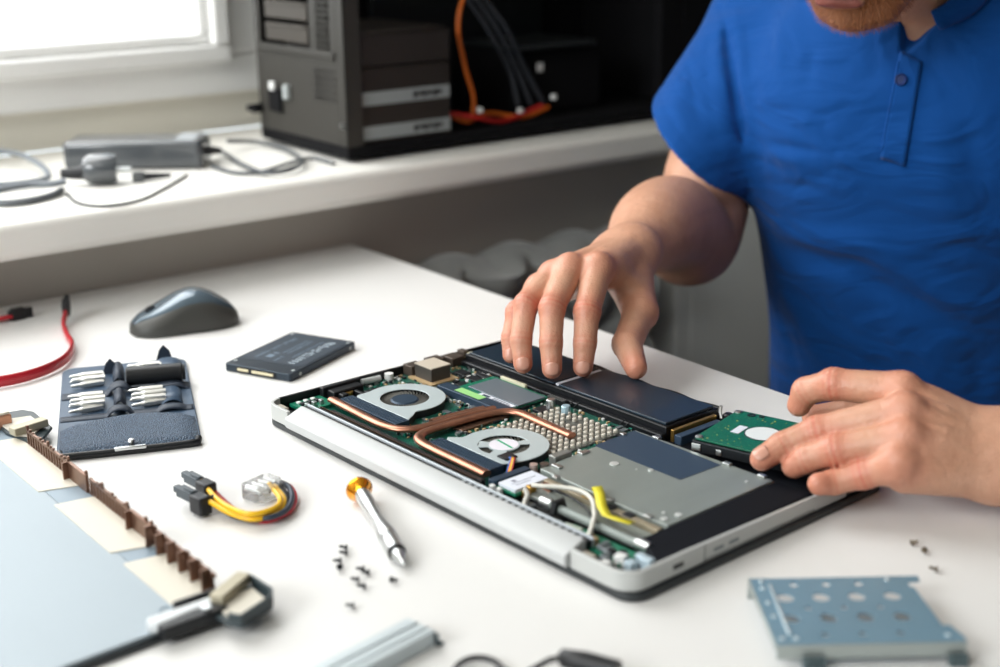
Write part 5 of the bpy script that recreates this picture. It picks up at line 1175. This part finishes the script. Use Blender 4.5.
def head(P):
    d = ellip(P, hp_(0, -0.012, 0.030), (0.074, 0.094, 0.088), HB)
    d = smin(d, ellip(P, hp_(0, 0.030, -0.030), (0.058, 0.055, 0.072), HB), 0.03)
    d = smin(d, rcone(P, hp_(-0.060, -0.010, -0.054), hp_(-0.022, 0.058, -0.092), 0.019, 0.017), 0.022)
    d = smin(d, rcone(P, hp_(0.060, -0.010, -0.054), hp_(0.022, 0.058, -0.092), 0.019, 0.017), 0.022)
    d = smin(d, ellip(P, hp_(0, 0.066, -0.092), (0.022, 0.018, 0.017), HB), 0.014)      # chin
    d = smin(d, ellip(P, hp_(0, 0.055, -0.060), (0.034, 0.026, 0.026), HB), 0.014)      # mouth mound
    d = smin(d, rcone(P, hp_(0, 0.082, 0.014), hp_(0, 0.103, -0.026), 0.007, 0.011), 0.010)   # nose
    for s in (-1, 1):
        d = smin(d, sphere(P, hp_(s * 0.011, 0.092, -0.030), 0.0075), 0.006)
        d = smax(d, -ellip(P, hp_(s * 0.032, 0.094, 0.008), (0.016, 0.012, 0.011), HB), 0.012)
        d = smin(d, sphere(P, hp_(s * 0.031, 0.068, 0.008), 0.0125), 0.004)
        d = smin(d, rcone(P, hp_(s * 0.016, 0.085, 0.026), hp_(s * 0.046, 0.074, 0.028), 0.006, 0.006), 0.010)
        d = smin(d, ellip(P, hp_(s * 0.076, -0.008, -0.002), (0.008, 0.018, 0.030), HB), 0.006)
    d = smin(d, rcone(P, hp_(-0.020, 0.0785, -0.0560), hp_(0.020, 0.0785, -0.0560), 0.0045, 0.0045), 0.004)   # upper lip
    d = smin(d, rcone(P, hp_(-0.016, 0.0790, -0.0665), hp_(0.016, 0.0790, -0.0665), 0.0055, 0.0055), 0.004)   # lower lip
    d = smax(d, -rcone(P, hp_(-0.022, 0.0845, -0.0612), hp_(0.022, 0.0845, -0.0612), 0.0014, 0.0014), 0.0015)
    d = smin(d, rcone(P, NT, NB, 0.050, 0.060), 0.016)
    return d
def limb(P, pts, rs, k=0.004, n=5):
    q = crom(pts, n); m = len(q); t = np.linspace(0, len(pts) - 1, m)
    rr = [float(v.x) for v in crom([(r, 0, 0) for r in rs], n)]
    return seglist(P, q, rr, k)
def arm_r(P):
    s = (R_f['index'].p[0] - R_f['pinky'].p[0]).normalized(); L = RE - RW; up = Vector((0, 0, 1))
    d = limb(P, [RW - L * .02, at(639, 245, 1.215), at(654, 229, 1.260), at(673, 224, 1.315), RE, at(705, 200, 1.400), RH, RS], [.0212, .0280, .0400, .0460, .0465, .0450, .0440, .0560])
    d = smin(d, rcone(P, RW - s * 0.007, RW + s * 0.007, 0.0190, 0.0190), 0.018)
    d = smin(d, sphere(P, RW - s * 0.017 + backR * 0.012, 0.0075), 0.010)
    return d
def arm_l(P):
    s = (L_f['index'].p[0] - L_f['pinky'].p[0]).normalized(); L = LE - LWr
    d = limb(P, [LWr, LWr + L * .2, LWr + L * .5, LWr + L * .8, LE, LE * .5 + LS * .5, LS], [.0235, .0270, .0370, .0430, .0430, .0480, .0560])
    d = smin(d, rcone(P, LWr - s * 0.010, LWr + s * 0.010, 0.0200, 0.0200), 0.018)
    return d
def bboxd(P, lo, hi):
    q = np.maximum(np.maximum(np.array(lo) - P, P - np.array(hi)), 0); return np.sqrt((q * q).sum(1))
def group(fn, pts, pad):
    A = np.array([V3(p) for p in pts]); return fn, A.min(0) - pad, A.max(0) + pad
def handR(P): return hand(P, R_f, R_thumb, RW, RE, .023, backR)
def handL(P): return hand(P, L_f, L_thumb, LWr, LE, .025, backL)
allR = [p for f in list(R_f.values()) + [R_thumb] for p in f.p] + [RW]
allL = [p for f in list(L_f.values()) + [L_thumb] for p in f.p] + [LWr]
def skin_torso(P): return smax(torso(P) + 0.009, 0.19 - P[:, 2], 0.01)
GR = [group(handR, allR, 0.035), group(arm_r, [RW, RE, RS], 0.075), group(handL, allL, 0.035), group(arm_l, [LWr, LE, LS], 0.075),
      group(head, [hp_(-.08, -.11, -.11), hp_(.08, .12, .13), hp_(.08, -.11, .13), hp_(-.08, .12, -.11), NB, NT], 0.07), group(skin_torso, [TK + TR * .18, TK - TR * .18, TK + TF * .13 + Vector((0, 0, .17)), TK - TF * .14 - Vector((0, 0, .08))], 0.03)]
def body(P):
    out = np.full(len(P), 1.0)
    for fn, lo, hi in GR:
        b = bboxd(P, lo, hi); near = b < 0.02
        d = b + 0.01
        if near.any(): d[near] = fn(P[near])
        kk = 0.010
        out = smin(out, d, kk) if fn is not skin_torso else smin(out, d, 0.012)
    fs = list(R_f.values()) + [R_thumb] + list(L_f.values()) + [L_thumb]
    m = (bboxd(P, GR[0][1], GR[0][2]) < .01) | (bboxd(P, GR[2][1], GR[2][2]) < .01)
    if m.any(): out[m] = crease(P[m], out[m], fs)
    return out

# ------------------------------------------------------------------ skin material with the person's own colour patches
def skin_material():
    m = bpy.data.materials.new('skin'); m.use_nodes = True; nt = m.node_tree; p = nt.nodes['Principled BSDF']
    tc = nt.nodes.new('ShaderNodeTexCoord')
    n = nt.nodes.new('ShaderNodeTexNoise'); n.inputs['Scale'].default_value = 55; n.inputs['Detail'].default_value = 6; nt.links.new(tc.outputs['Object'], n.inputs['Vector'])
    mx = nt.nodes.new('ShaderNodeMix'); mx.data_type = 'RGBA'; mx.inputs['A'].default_value = srgb((190, 138, 110)); mx.inputs['B'].default_value = srgb((214, 166, 140)); nt.links.new(n.outputs['Fac'], mx.inputs['Factor'])
    a = nt.nodes.new('ShaderNodeAttribute'); a.attribute_name = 'red'
    mx2 = nt.nodes.new('ShaderNodeMix'); mx2.data_type = 'RGBA'; mx2.inputs['B'].default_value = srgb((196, 100, 78)); nt.links.new(mx.outputs['Result'], mx2.inputs['A']); nt.links.new(a.outputs['Fac'], mx2.inputs['Factor'])
    b = nt.nodes.new('ShaderNodeAttribute'); b.attribute_name = 'beard'
    n2 = nt.nodes.new('ShaderNodeTexNoise'); n2.inputs['Scale'].default_value = 900; nt.links.new(tc.outputs['Object'], n2.inputs['Vector'])
    bc = nt.nodes.new('ShaderNodeMix'); bc.data_type = 'RGBA'; bc.inputs['A'].default_value = srgb((96, 58, 34)); bc.inputs['B'].default_value = srgb((160, 100, 58)); nt.links.new(n2.outputs['Fac'], bc.inputs['Factor'])
    mx3 = nt.nodes.new('ShaderNodeMix'); mx3.data_type = 'RGBA'; nt.links.new(mx2.outputs['Result'], mx3.inputs['A']); nt.links.new(bc.outputs['Result'], mx3.inputs['B']); nt.links.new(b.outputs['Fac'], mx3.inputs['Factor'])
    l = nt.nodes.new('ShaderNodeAttribute'); l.attribute_name = 'lip'
    mx4 = nt.nodes.new('ShaderNodeMix'); mx4.data_type = 'RGBA'; mx4.inputs['B'].default_value = srgb((150, 88, 78)); nt.links.new(mx3.outputs['Result'], mx4.inputs['A']); nt.links.new(l.outputs['Fac'], mx4.inputs['Factor'])
    nt.links.new(mx4.outputs['Result'], p.inputs['Base Color'])
    p.inputs['Roughness'].default_value = 0.42; p.inputs['Subsurface Weight'].default_value = 0.10; p.inputs['Subsurface Radius'].default_value = (0.8, 0.3, 0.18); p.inputs['Subsurface Scale'].default_value = 0.006
    v = nt.nodes.new('ShaderNodeTexVoronoi'); v.inputs['Scale'].default_value = 750; nt.links.new(tc.outputs['Object'], v.inputs['Vector'])
    bp = nt.nodes.new('ShaderNodeBump'); bp.inputs['Strength'].default_value = 0.45; bp.inputs['Distance'].default_value = 0.0004; nt.links.new(v.outputs['Distance'], bp.inputs['Height'])
    n3 = nt.nodes.new('ShaderNodeTexNoise'); n3.inputs['Scale'].default_value = 190; n3.inputs['Detail'].default_value = 4; nt.links.new(tc.outputs['Object'], n3.inputs['Vector'])
    bp2 = nt.nodes.new('ShaderNodeBump'); bp2.inputs['Strength'].default_value = 0.6; bp2.inputs['Distance'].default_value = 0.0012; nt.links.new(n3.outputs['Fac'], bp2.inputs['Height']); nt.links.new(bp2.outputs['Normal'], bp.inputs['Normal'])
    nt.links.new(bp.outputs['Normal'], p.inputs['Normal'])
    return m
M_skin = skin_material()
A = np.vstack([np.array([g[1] for g in GR]).min(0), np.array([g[2] for g in GR]).max(0)])
bv, bf = isosurface(body, A[0], A[1], 0.0014)
red = np.zeros(len(bv))
for F in list(R_f.values()) + list(L_f.values()) + [R_thumb, L_thumb]:
    th_ = F in (R_thumb, L_thumb)
    for j, rad, s in ((0, .012, .0 if th_ else .75), (1, .0105, .85), (2, .008, .55), (3, .010, .65)):
        red = np.maximum(red, s * np.exp(-(np.sqrt(((bv - V3(F.p[j])) ** 2).sum(1)) / (rad * 1.25)) ** 2 * 1.1))
for F in list(R_f.values()) + list(L_f.values()):       # reddish lines in the joint folds
    for j, s in ((1, .55), (2, .40)):
        ax_ = (F.p[j + 1] - F.p[j - 1]).normalized(); q = bv - V3(F.p[j]); r = np.sqrt((q * q).sum(1)); t = q @ V3(ax_)
        red = np.minimum(1, red + s * np.exp(-(r / (F.r[j] * 1.5)) ** 4) * np.exp(-(t / 0.0052) ** 2) * (0.5 + 0.5 * np.cos(t / 0.00135 * 2)) ** 2)
hq = (bv - V3(HC)) @ HB
hb_ = (bv[:, 2] > .2) & (np.abs(hq[:, 0]) < .09) & (hq[:, 1] > -.06) & (hq[:, 2] < -.02) & (hq[:, 2] > -.125)
beard = np.where(hb_, np.clip((-0.036 - hq[:, 2]) / .012, 0, 1) * np.clip((hq[:, 1] + .03 - 0.0 * hq[:, 2]) / .02, 0, 1), 0)
lipd = np.minimum(polydist(bv, [hp_(-0.019, 0.081, -0.0565), hp_(0.019, 0.081, -0.0565)]) - .0048, polydist(bv, [hp_(-0.015, 0.0815, -0.0665), hp_(0.015, 0.0815, -0.0665)]) - .0056)
lip = np.clip(1 - lipd / 0.0012, 0, 1) * hb_; beard = beard * (1 - lip) * np.clip(np.abs(lipd) / .003, 0, 1)
beard = beard * np.clip((torso(bv) - 0.0) / .01, 0, 1) * 0.92
person = thing('person', 'person in a blue polo shirt bending over the open laptop with both hands on it', 'person', (0, 0, 0))
mesh_np('body', bv, bf, M_skin, person, {'red': red, 'beard': beard, 'lip': lip})

# beard hairs: short strands rooted on the skin
bm_faces = bf; fc_ = bv[bf].mean(1); fb = beard[bf].mean(1)
nrm = np.cross(bv[bf[:, 2]] - bv[bf[:, 0]], bv[bf[:, 3]] - bv[bf[:, 1]]); nrm /= np.linalg.norm(nrm, axis=1)[:, None] + 1e-12
cand = np.where(fb > .5)[0]; rg = np.random.default_rng(2)
if len(cand):
    sel = rg.choice(cand, 9000)
    p = fc_[sel] + rg.normal(size=(9000, 3)) * .0004; nn = nrm[sel]; dn = np.array(V3(HF) * .2 - V3(HU) * .9)
    dr = nn * .55 + dn * .6 + rg.normal(size=(9000, 3)) * .25; dr /= np.linalg.norm(dr, axis=1)[:, None]
    sd_ = np.cross(dr, nn); sd_ /= np.linalg.norm(sd_, axis=1)[:, None] + 1e-9
    ln = rg.uniform(.003, .006, (9000, 1)); w = .00010
    q = np.stack([p - sd_ * w, p + sd_ * w, p + dr * ln + sd_ * w * .4, p + dr * ln - sd_ * w * .4], 1).reshape(-1, 3)
    o = mesh_np('beard', q, np.arange(36000).reshape(-1, 4), mat('ginger_brown_hair', (150, 92, 52), 0.5), person)
# fine hairs on the forearms
msk = np.zeros(len(fc_), bool)
for w_, e_ in ((RW, RE), (LWr, LE)):
    ba = V3(e_) - V3(w_); t = ((fc_ - V3(w_)) @ ba) / (ba @ ba); msk |= (t > -.25) & (t < 1.0) & (np.sqrt(((fc_ - V3(w_) - np.clip(t, 0, 1)[:, None] * ba) ** 2).sum(1)) < .055)
msk &= (nrm[:, 2] > -.2) & (fc_[:, 2] < .16)
cand = np.where(msk)[0]; NHR = 2600; sel = rg.choice(cand, NHR)
p = fc_[sel]; nn = nrm[sel]; dr = nn * .35 + rg.normal(size=(NHR, 3)) * .25 + np.array([-.5, -.2, -.55]) ; dr /= np.linalg.norm(dr, axis=1)[:, None]
sd_ = np.cross(dr, nn); sd_ /= np.linalg.norm(sd_, axis=1)[:, None] + 1e-9; ln = rg.uniform(.004, .009, (NHR, 1)); w = .00005
q = np.stack([p - sd_ * w, p + sd_ * w, p + dr * ln + sd_ * w * .4, p + dr * ln - sd_ * w * .4], 1).reshape(-1, 3)
mesh_np('arm_hair', q, np.arange(NHR * 4).reshape(-1, 4), mat('arm_hair_brown', (120, 84, 58), 0.5), person)
# hair on the head
def hairf(P):
    d = ellip(P, hp_(0, -0.016, 0.038), (0.080, 0.098, 0.092), HB)
    d = smax(d, -ellip(P, hp_(0, 0.090, -0.03), (0.070, 0.075, 0.090), HB), 0.01)
    q = (P - V3(HC)) @ HB
    d = d + 0.0016 * np.sin(q[:, 0] * 420 + 3 * np.sin(q[:, 1] * 60)) * 0.6
    return smax(d, -0.055 - q[:, 2] - 0.3 * q[:, 1], 0.01)
hv, hf_ = isosurface(hairf, V3(HC) - .14, V3(HC) + .15, 0.003)
mesh_np('hair', hv, hf_, mat('brown_hair', (96, 64, 40), 0.55, bump=0.6, bscale=700), person)
# eyes closed downwards are hidden by the brow; eyebrows
for s in (-1, 1):
    mb = MB(); mb.tube([hp_(s * .016, .090, .031), hp_(s * .030, .088, .035), hp_(s * .047, .079, .031)], [.0016, .0024, .0014], 8); mb.build('eyebrow', mat('brown_hair', (96, 64, 40), 0.55), person)

# fingernails
M_nail = mat('fingernail', (206, 152, 132), 0.3, coat=0.2)
def nail(F, n, hw, L=0.0105, name='fingernail'):
    a, b = F.p[2], F.p[3]; ax = (b - a).normalized(); n = (n - ax * n.dot(ax)).normalized(); sd2 = ax.cross(n)
    P = []
    for i in range(9):
        t = -1 + 2 * i / 8
        row = []
        for j in range(9):
            s_ = -1 + 2 * j / 8
            lim = (1 - abs(t) ** 3.2) ** (1 / 3.2) if abs(t) < 1 else 0.0
            wv = s_ * hw * max(lim, .15)
            x = t * L / 2 + 0.0005
            r = F.r[3] + (F.r[2] - F.r[3]) * max(0, -x) / (b - a).length
            base = b + ax * x
            if x > 0: rr = math.sqrt(max(r * r - x * x * 0.75, 1e-9))
            else: rr = r
            ph = wv / r
            row.append(base + (n * math.cos(ph) + sd2 * math.sin(ph)) * (rr + 0.00030 + 0.0002 * (1 - abs(s_))))
        P.append(row)
    mb = MB(); mb.grid(P); return mb.build(name, M_nail, person, smooth=80, solid=0.0004)
toCam = lambda F: (Vector((0, 0, CAMH)) - F.p[3]).normalized()
for nm, hw in (('pinky', .0048), ('ring', .0056), ('middle', .0062), ('index', .0060)): nail(R_f[nm], Vector((-0.02, -0.75, 0.66)), hw)
nail(L_f['middle'], Vector((-0.75, -0.55, 0.35)), .0060); 


# ------------------------------------------------------------------ polo shirt
def srf(u, v, y): return at(u, v, y)
SL0, SL1 = at(780, 16, 1.450), at(701, 143, 1.400)
LL0, LL1 = LS, LS + (LE - LS) * 0.55
hemN = Vector((-0.58, 0.30, -0.75)).normalized()
lhemN = (LE - LS).normalized()
def shirt_base(P):
    d = torso(P)
    sh = rcone(P, SL0, SL1 + (SL1 - SL0) * 0.4, 0.062, 0.067)
    q = P - V3(SL1)
    sh = smax(sh, q @ V3(hemN), 0.002)
    ls = rcone(P, LL0, LL1 + (LL1 - LL0) * 0.3, 0.068, 0.066); ls = smax(ls, (P - V3(LL1)) @ V3(lhemN), 0.002)
    yoke = rcone(P, TK + TF * 0.0 + Vector((0, 0, 0.068)) + TR * 0.05, SL0, 0.070, 0.062)
    yoke2 = rcone(P, TK + Vector((0, 0, 0.068)) - TR * 0.05, LL0, 0.070, 0.066)
    d = smin(d, smin(yoke, yoke2, 0.02), 0.035)
    d = smin(d, sh, 0.028); d = smin(d, ls, 0.028)
    return d
def trace(u, v, f, t0=0.8):
    o = np.array([0, 0, CAMH]); r = V3(ray(u, v)); r /= np.linalg.norm(r); t = t0
    for _ in range(90):
        d = float(f((o + r * t)[None])[0])
        if d < 2e-4: break
        t += d * 0.8
        if t > 2.2: return None
    return Vector(o + r * t)
folds = []   # (points on the cloth, half width, height): creases worn into the cloth's shape
def fold(uv, w, a):
    pts = [trace(u, v, shirt_base) for u, v in uv]; pts = [p for p in pts if p is not None]
    if len(pts) > 1: folds.append((pts, w, a))
fold([(770, 240), (805, 256), (850, 268), (900, 292), (950, 325), (1010, 345)], 0.013, -0.0075)
fold([(772, 232), (820, 240), (870, 250), (930, 285), (990, 318)], 0.012, 0.0050)
fold([(780, 290), (800, 320), (822, 365)], 0.010, 0.0035)
fold([(775, 305), (790, 345), (800, 385)], 0.008, -0.0030)
fold([(740, 140), (790, 147), (850, 156)], 0.0040, -0.0032)
fold([(742, 152), (790, 160), (850, 172)], 0.006, 0.0022)
fold([(740, 96), (770, 108), (830, 114)], 0.0040, -0.0024)
fold([(752, 180), (800, 186), (850, 200)], 0.006, -0.0018)
fold([(786, 10), (778, 50), (785, 90)], 0.007, 0.0022)
fold([(800, 0), (812, 50), (806, 100)], 0.008, -0.0020)
fold([(722, -12), (730, 60), (740, 120), (750, 200)], 0.0050, -0.0065)
fold([(724, 0), (718, 50), (722, 110), (728, 170)], 0.008, 0.0030)
fold([(700, 20), (690, 70), (700, 130)], 0.008, -0.0025)
fold([(690, 30), (672, 80), (680, 120)], 0.007, 0.0020)
fold([(735, 0), (742, 60), (752, 120)], 0.005, 0.0020)
fold([(930, 110), (945, 200), (990, 260)], 0.014, 0.003)
fold([(960, 120), (985, 180)], 0.010, -0.003)
fold([(868, 300), (880, 350), (900, 400)], 0.012, -0.002)
fold([(975, 350), (985, 400)], 0.012, -0.006)
def foldh(Q, pts, w, h):
    n = len(pts); bd = np.full(len(Q), 1e9); bt = np.zeros(len(Q))
    for i in range(n - 1):
        a, b = V3(pts[i]), V3(pts[i + 1]); ba = b - a; t = np.clip(((Q - a) @ ba) / (ba @ ba), 0, 1)
        d = np.sqrt(((Q - a - t[:, None] * ba) ** 2).sum(1)); m = d < bd; bd = np.where(m, d, bd); bt = np.where(m, (i + t) / (n - 1), bt)
    return h * np.exp(-(bd / w) ** 2) * np.sin(PI * np.clip(bt, 0, 1)) ** 0.8
def shirt(P):
    d = shirt_base(P)
    # sleeve hems: two rows of pressed cloth
    q1 = np.abs((P - V3(SL1)) @ V3(hemN) + 0.016); near = rcone(P, SL0, SL1 + (SL1 - SL0) * .4, .062, .062) < .01
    d = d + np.where(near, 0.0009 * np.exp(-(q1 / 0.0012) ** 2), 0)
    # hollow sleeve ends
    d = smax(d, -smax(rcone(P, SL0, SL1 + (SL1 - SL0), 0.052, 0.058), -((P - V3(SL1)) @ V3(hemN)) - 0.045, 0.004), 0.0012)
    d = smax(d, -smax(rcone(P, LL0, LL1 + (LL1 - LL0), 0.058, 0.062), -((P - V3(LL1)) @ V3(lhemN)) - 0.045, 0.004), 0.0012)
    # neck opening and the open placket
    d = smax(d, -rcone(P, NB - Vector((0, 0, .01)) - TF * .014, NT - TF * .014, 0.055, 0.062), 0.002)
    d = smax(d, -seglist(P, VS, [0.026, 0.018, 0.010, 0.004], 0.003), 0.0015)
    m = np.zeros(len(P))
    nz = d < 0.03
    if nz.any():
        Q = P[nz]; a = np.zeros(len(Q))
        for pts, w, h in folds: a += foldh(Q, pts, w, h)
        dd2 = d[nz] - a * np.clip(1 - np.abs(d[nz]) / 0.03, 0, 1); d[nz] = dd2
    return d
VS = [trace(u, v, shirt_base) for u, v in ((938, -20), (926, 6), (913, 32), (905, 50))]
def cloth_wrinkles(m):
    nt = m.node_tree; p = nt.nodes['Principled BSDF']; fine = p.inputs['Normal'].links[0].from_node
    tc = nt.nodes.new('ShaderNodeTexCoord'); mp = nt.nodes.new('ShaderNodeMapping'); mp.inputs['Scale'].default_value = (1.0, 1.0, 1.9); mp.inputs['Rotation'].default_value = (0.3, 0.5, 0.2)
    n = nt.nodes.new('ShaderNodeTexNoise'); n.inputs['Scale'].default_value = 9.0; n.inputs['Detail'].default_value = 2.5; n.inputs['Distortion'].default_value = 1.6; n.inputs['Roughness'].default_value = 0.45
    nt.links.new(tc.outputs['Object'], mp.inputs['Vector']); nt.links.new(mp.outputs['Vector'], n.inputs['Vector'])
    b = nt.nodes.new('ShaderNodeBump'); b.inputs['Strength'].default_value = 0.55; b.inputs['Distance'].default_value = 0.018
    nt.links.new(n.outputs['Fac'], b.inputs['Height']); nt.links.new(b.outputs['Normal'], fine.inputs['Normal'])
M_shirt = mat('blue_polo_cotton', (6, 70, 140), 0.85, bump=0.25, bscale=1500, var=0.06, vscale=220, sheen=0.08, spec=0.2)
cloth_wrinkles(M_shirt)
lo = [0.08, 0.98, -0.44]; hi = [0.80, 1.62, 0.40]
sv, sf = isosurface(shirt, lo, hi, 0.0028)
shirt_o = mesh_np('polo_shirt', sv, sf, M_shirt, person)

def trace_n(u, v, f):
    p = trace(u, v, f)
    if p is None: return None, None
    e = 0.002; P = np.array([V3(p)] * 6); P[0, 0] += e; P[1, 0] -= e; P[2, 1] += e; P[3, 1] -= e; P[4, 2] += e; P[5, 2] -= e
    g = f(P); n = Vector((g[0] - g[1], g[2] - g[3], g[4] - g[5])).normalized(); return p, n
def patch(q0, q1, q2, q3, nu, nv, off, name, m, solid):   # corners in order, laid on the cloth
    P = []
    for i in range(nu + 1):
        row = []
        for j in range(nv + 1):
            s, t = i / nu, j / nv
            u = (q0[0] * (1 - s) + q1[0] * s) * (1 - t) + (q3[0] * (1 - s) + q2[0] * s) * t
            v = (q0[1] * (1 - s) + q1[1] * s) * (1 - t) + (q3[1] * (1 - s) + q2[1] * s) * t
            p, n = trace_n(u, v, shirt)
            row.append(p + n * off)
        P.append(row)
    mb = MB(); mb.grid(P); return mb.build(name, m, person, smooth=60, solid=solid)
pk = patch((900, 52), (922, 62), (905, 166), (881, 158), 6, 24, 0.0016, 'placket', M_shirt, 0.0024)
mb = MB()
pts = []
for k in range(15):
    t = k / 14; p, n = trace_n(899 + (882 - 899) * t, 62 + (150 - 62) * t, shirt); pts.append(p + n * 0.0022)
mb.tube(pts, 0.0011, 8); mb.build('placket_fold', M_shirt, pk, smooth=80)
p, n = trace_n(901.5, 80, shirt)
Mq = Matrix.Translation(p + n * 0.0030) @ n.to_track_quat('Z', 'Y').to_matrix().to_4x4()
mb = MB(); mb.lathe([(0.0052, 0.0), (0.0056, 0.0010), (0.0054, 0.0020), (0.0046, 0.0022), (0.0040, 0.0014), (0.0, 0.0014)], Mq, 28); bt_ = mb.build('button', mat('navy_button', (12, 40, 96), 0.5, spec=0.3), person)
mb = MB()
for x, y in ((-.001, -.001), (.001, -.001), (-.001, .001), (.001, .001)): mb.cyl(Mq @ Vector((x, y, .0012)), Mq @ Vector((x, y, .0017)), .00045, n=8)
mb.build('button_holes', M_black, bt_)
# collar: stand and turned-down flap round the neck
ax = (NT - NB).normalized(); f0 = (TF - ax * TF.dot(ax)).normalized(); r0 = f0.cross(ax)
def cpt(th, rad, h): return NB + ax * (0.096 + h) + (f0 * math.cos(th) + r0 * math.sin(th)) * rad
P = []
NT_ = 48
for i in range(NT_ + 1):
    th = math.radians(88) + (2 * PI - math.radians(88 + 14)) * i / NT_
    e = min(i, NT_ - i) / NT_; tip = math.exp(-(e / 0.07) ** 2)
    drop = 0.022 - 0.004 * tip
    def outw(h, r_, off):                      # march out from the neck until clear of the cloth
        for _ in range(60):
            q = cpt(th, r_, h)
            if float(shirt_base(np.array([V3(q)]))[0]) > off: return q
            r_ += 0.001
        return q
    st = min(0.0, -0.004 * 0)
    P.append([cpt(th, 0.0590, -0.008 + st), cpt(th, 0.0590, 0.010), cpt(th, 0.0600, 0.024), cpt(th, 0.0640, 0.0290), outw(0.0230, 0.068, 0.006), outw(0.0270 - drop * .45, 0.072, 0.006), outw(0.0270 - drop, 0.074, 0.0055)])
mb = MB(); mb.grid(P); mb.build('collar', M_shirt, person, smooth=80, solid=0.0022, sub=1)

# trousers, down to the floor behind the desk
HPc = TK + Vector((0, 0, -0.56)) - TF * 0.19
def trou(P):
    d = ellip(P, HPc + Vector((0, 0, 0.04)), (0.185, 0.135, 0.13), np.array([[TR.x, TF.x, 0], [TR.y, TF.y, 0], [0, 0, 1.0]]))
    for s in (-1, 1):
        h0 = HPc + TR * s * 0.09; kn = h0 + TF * 0.36 + TR * s * 0.05 + Vector((0, 0, 0.02)); an = kn + Vector((0, 0, -0.36)) - TF * 0.02
        d = smin(d, rcone(P, h0, kn, 0.095, 0.065), 0.03); d = smin(d, rcone(P, kn, an, 0.065, 0.046), 0.02)
    return d
tv, tf_ = isosurface(trou, [-0.05, 0.85, -0.76], [0.85, 1.85, -0.30], 0.008)
mesh_np('trousers', tv, tf_, mat('dark_denim', (38, 44, 56), 0.85, bump=0.2, bscale=800), person)
for s in (-1, 1):
    h0 = HPc + TR * s * 0.09; kn = h0 + TF * 0.36 + TR * s * 0.05; an = kn - TF * 0.02
    mb = MB(); M = Matrix.Translation((an.x, an.y, -0.739)) @ Matrix.Rotation(math.atan2(TF.y, TF.x), 4, 'Z')
    mb.prism(rrect(-0.09, 0.19, -0.048, 0.048, 0.045), 0, 0.03, M); mb.prism(rrect(-0.085, 0.10, -0.042, 0.042, 0.04), 0.03, 0.085, M); mb.build('shoe', M_black, person, bev=0.012, seg=3)
# ------------------------------------------------------------------ camera, light
cam = bpy.data.cameras.new('camera'); co = bpy.data.objects.new('camera', cam); COL.objects.link(co)
co.matrix_world = Matrix.Translation((0, 0, CAMH)) @ Matrix.Rotation(PI / 2 - PITCH, 4, 'X') @ Matrix.Rotation(ROLL, 4, 'Z')
cam.sensor_width = 36; cam.lens = FPX / 1000 * 36; cam.clip_start = 0.05
cam.dof.use_dof = True; cam.dof.focus_distance = 1.04; cam.dof.aperture_fstop = 3.8; cam.dof.aperture_blades = 0
sc = bpy.context.scene; sc.camera = co
sc.view_settings.view_transform = 'Standard'; sc.view_settings.look = 'None'; sc.view_settings.gamma = 1.0; sc.view_settings.exposure = EXPO; sc.view_settings.use_curve_mapping = False
w = bpy.data.worlds.new('sky'); sc.world = w; w.use_nodes = True; nt = w.node_tree; bg = nt.nodes['Background']
bg.inputs['Color'].default_value = WCOL; bg.inputs['Strength'].default_value = WSTR
def area(name, loc, target, size, size_y, power, col):
    l = bpy.data.lights.new(name, 'AREA'); l.shape = 'RECTANGLE'; l.size = size; l.size_y = size_y; l.energy = power; l.color = col
    o = bpy.data.objects.new(name, l); COL.objects.link(o); o.location = loc
    o.rotation_euler = (Vector(target) - Vector(loc)).to_track_quat('-Z', 'Y').to_euler(); return o
for nm, loc, tg, sx, sy, pw, c in LIGHTS: area(nm, loc, tg, sx, sy, pw, c)
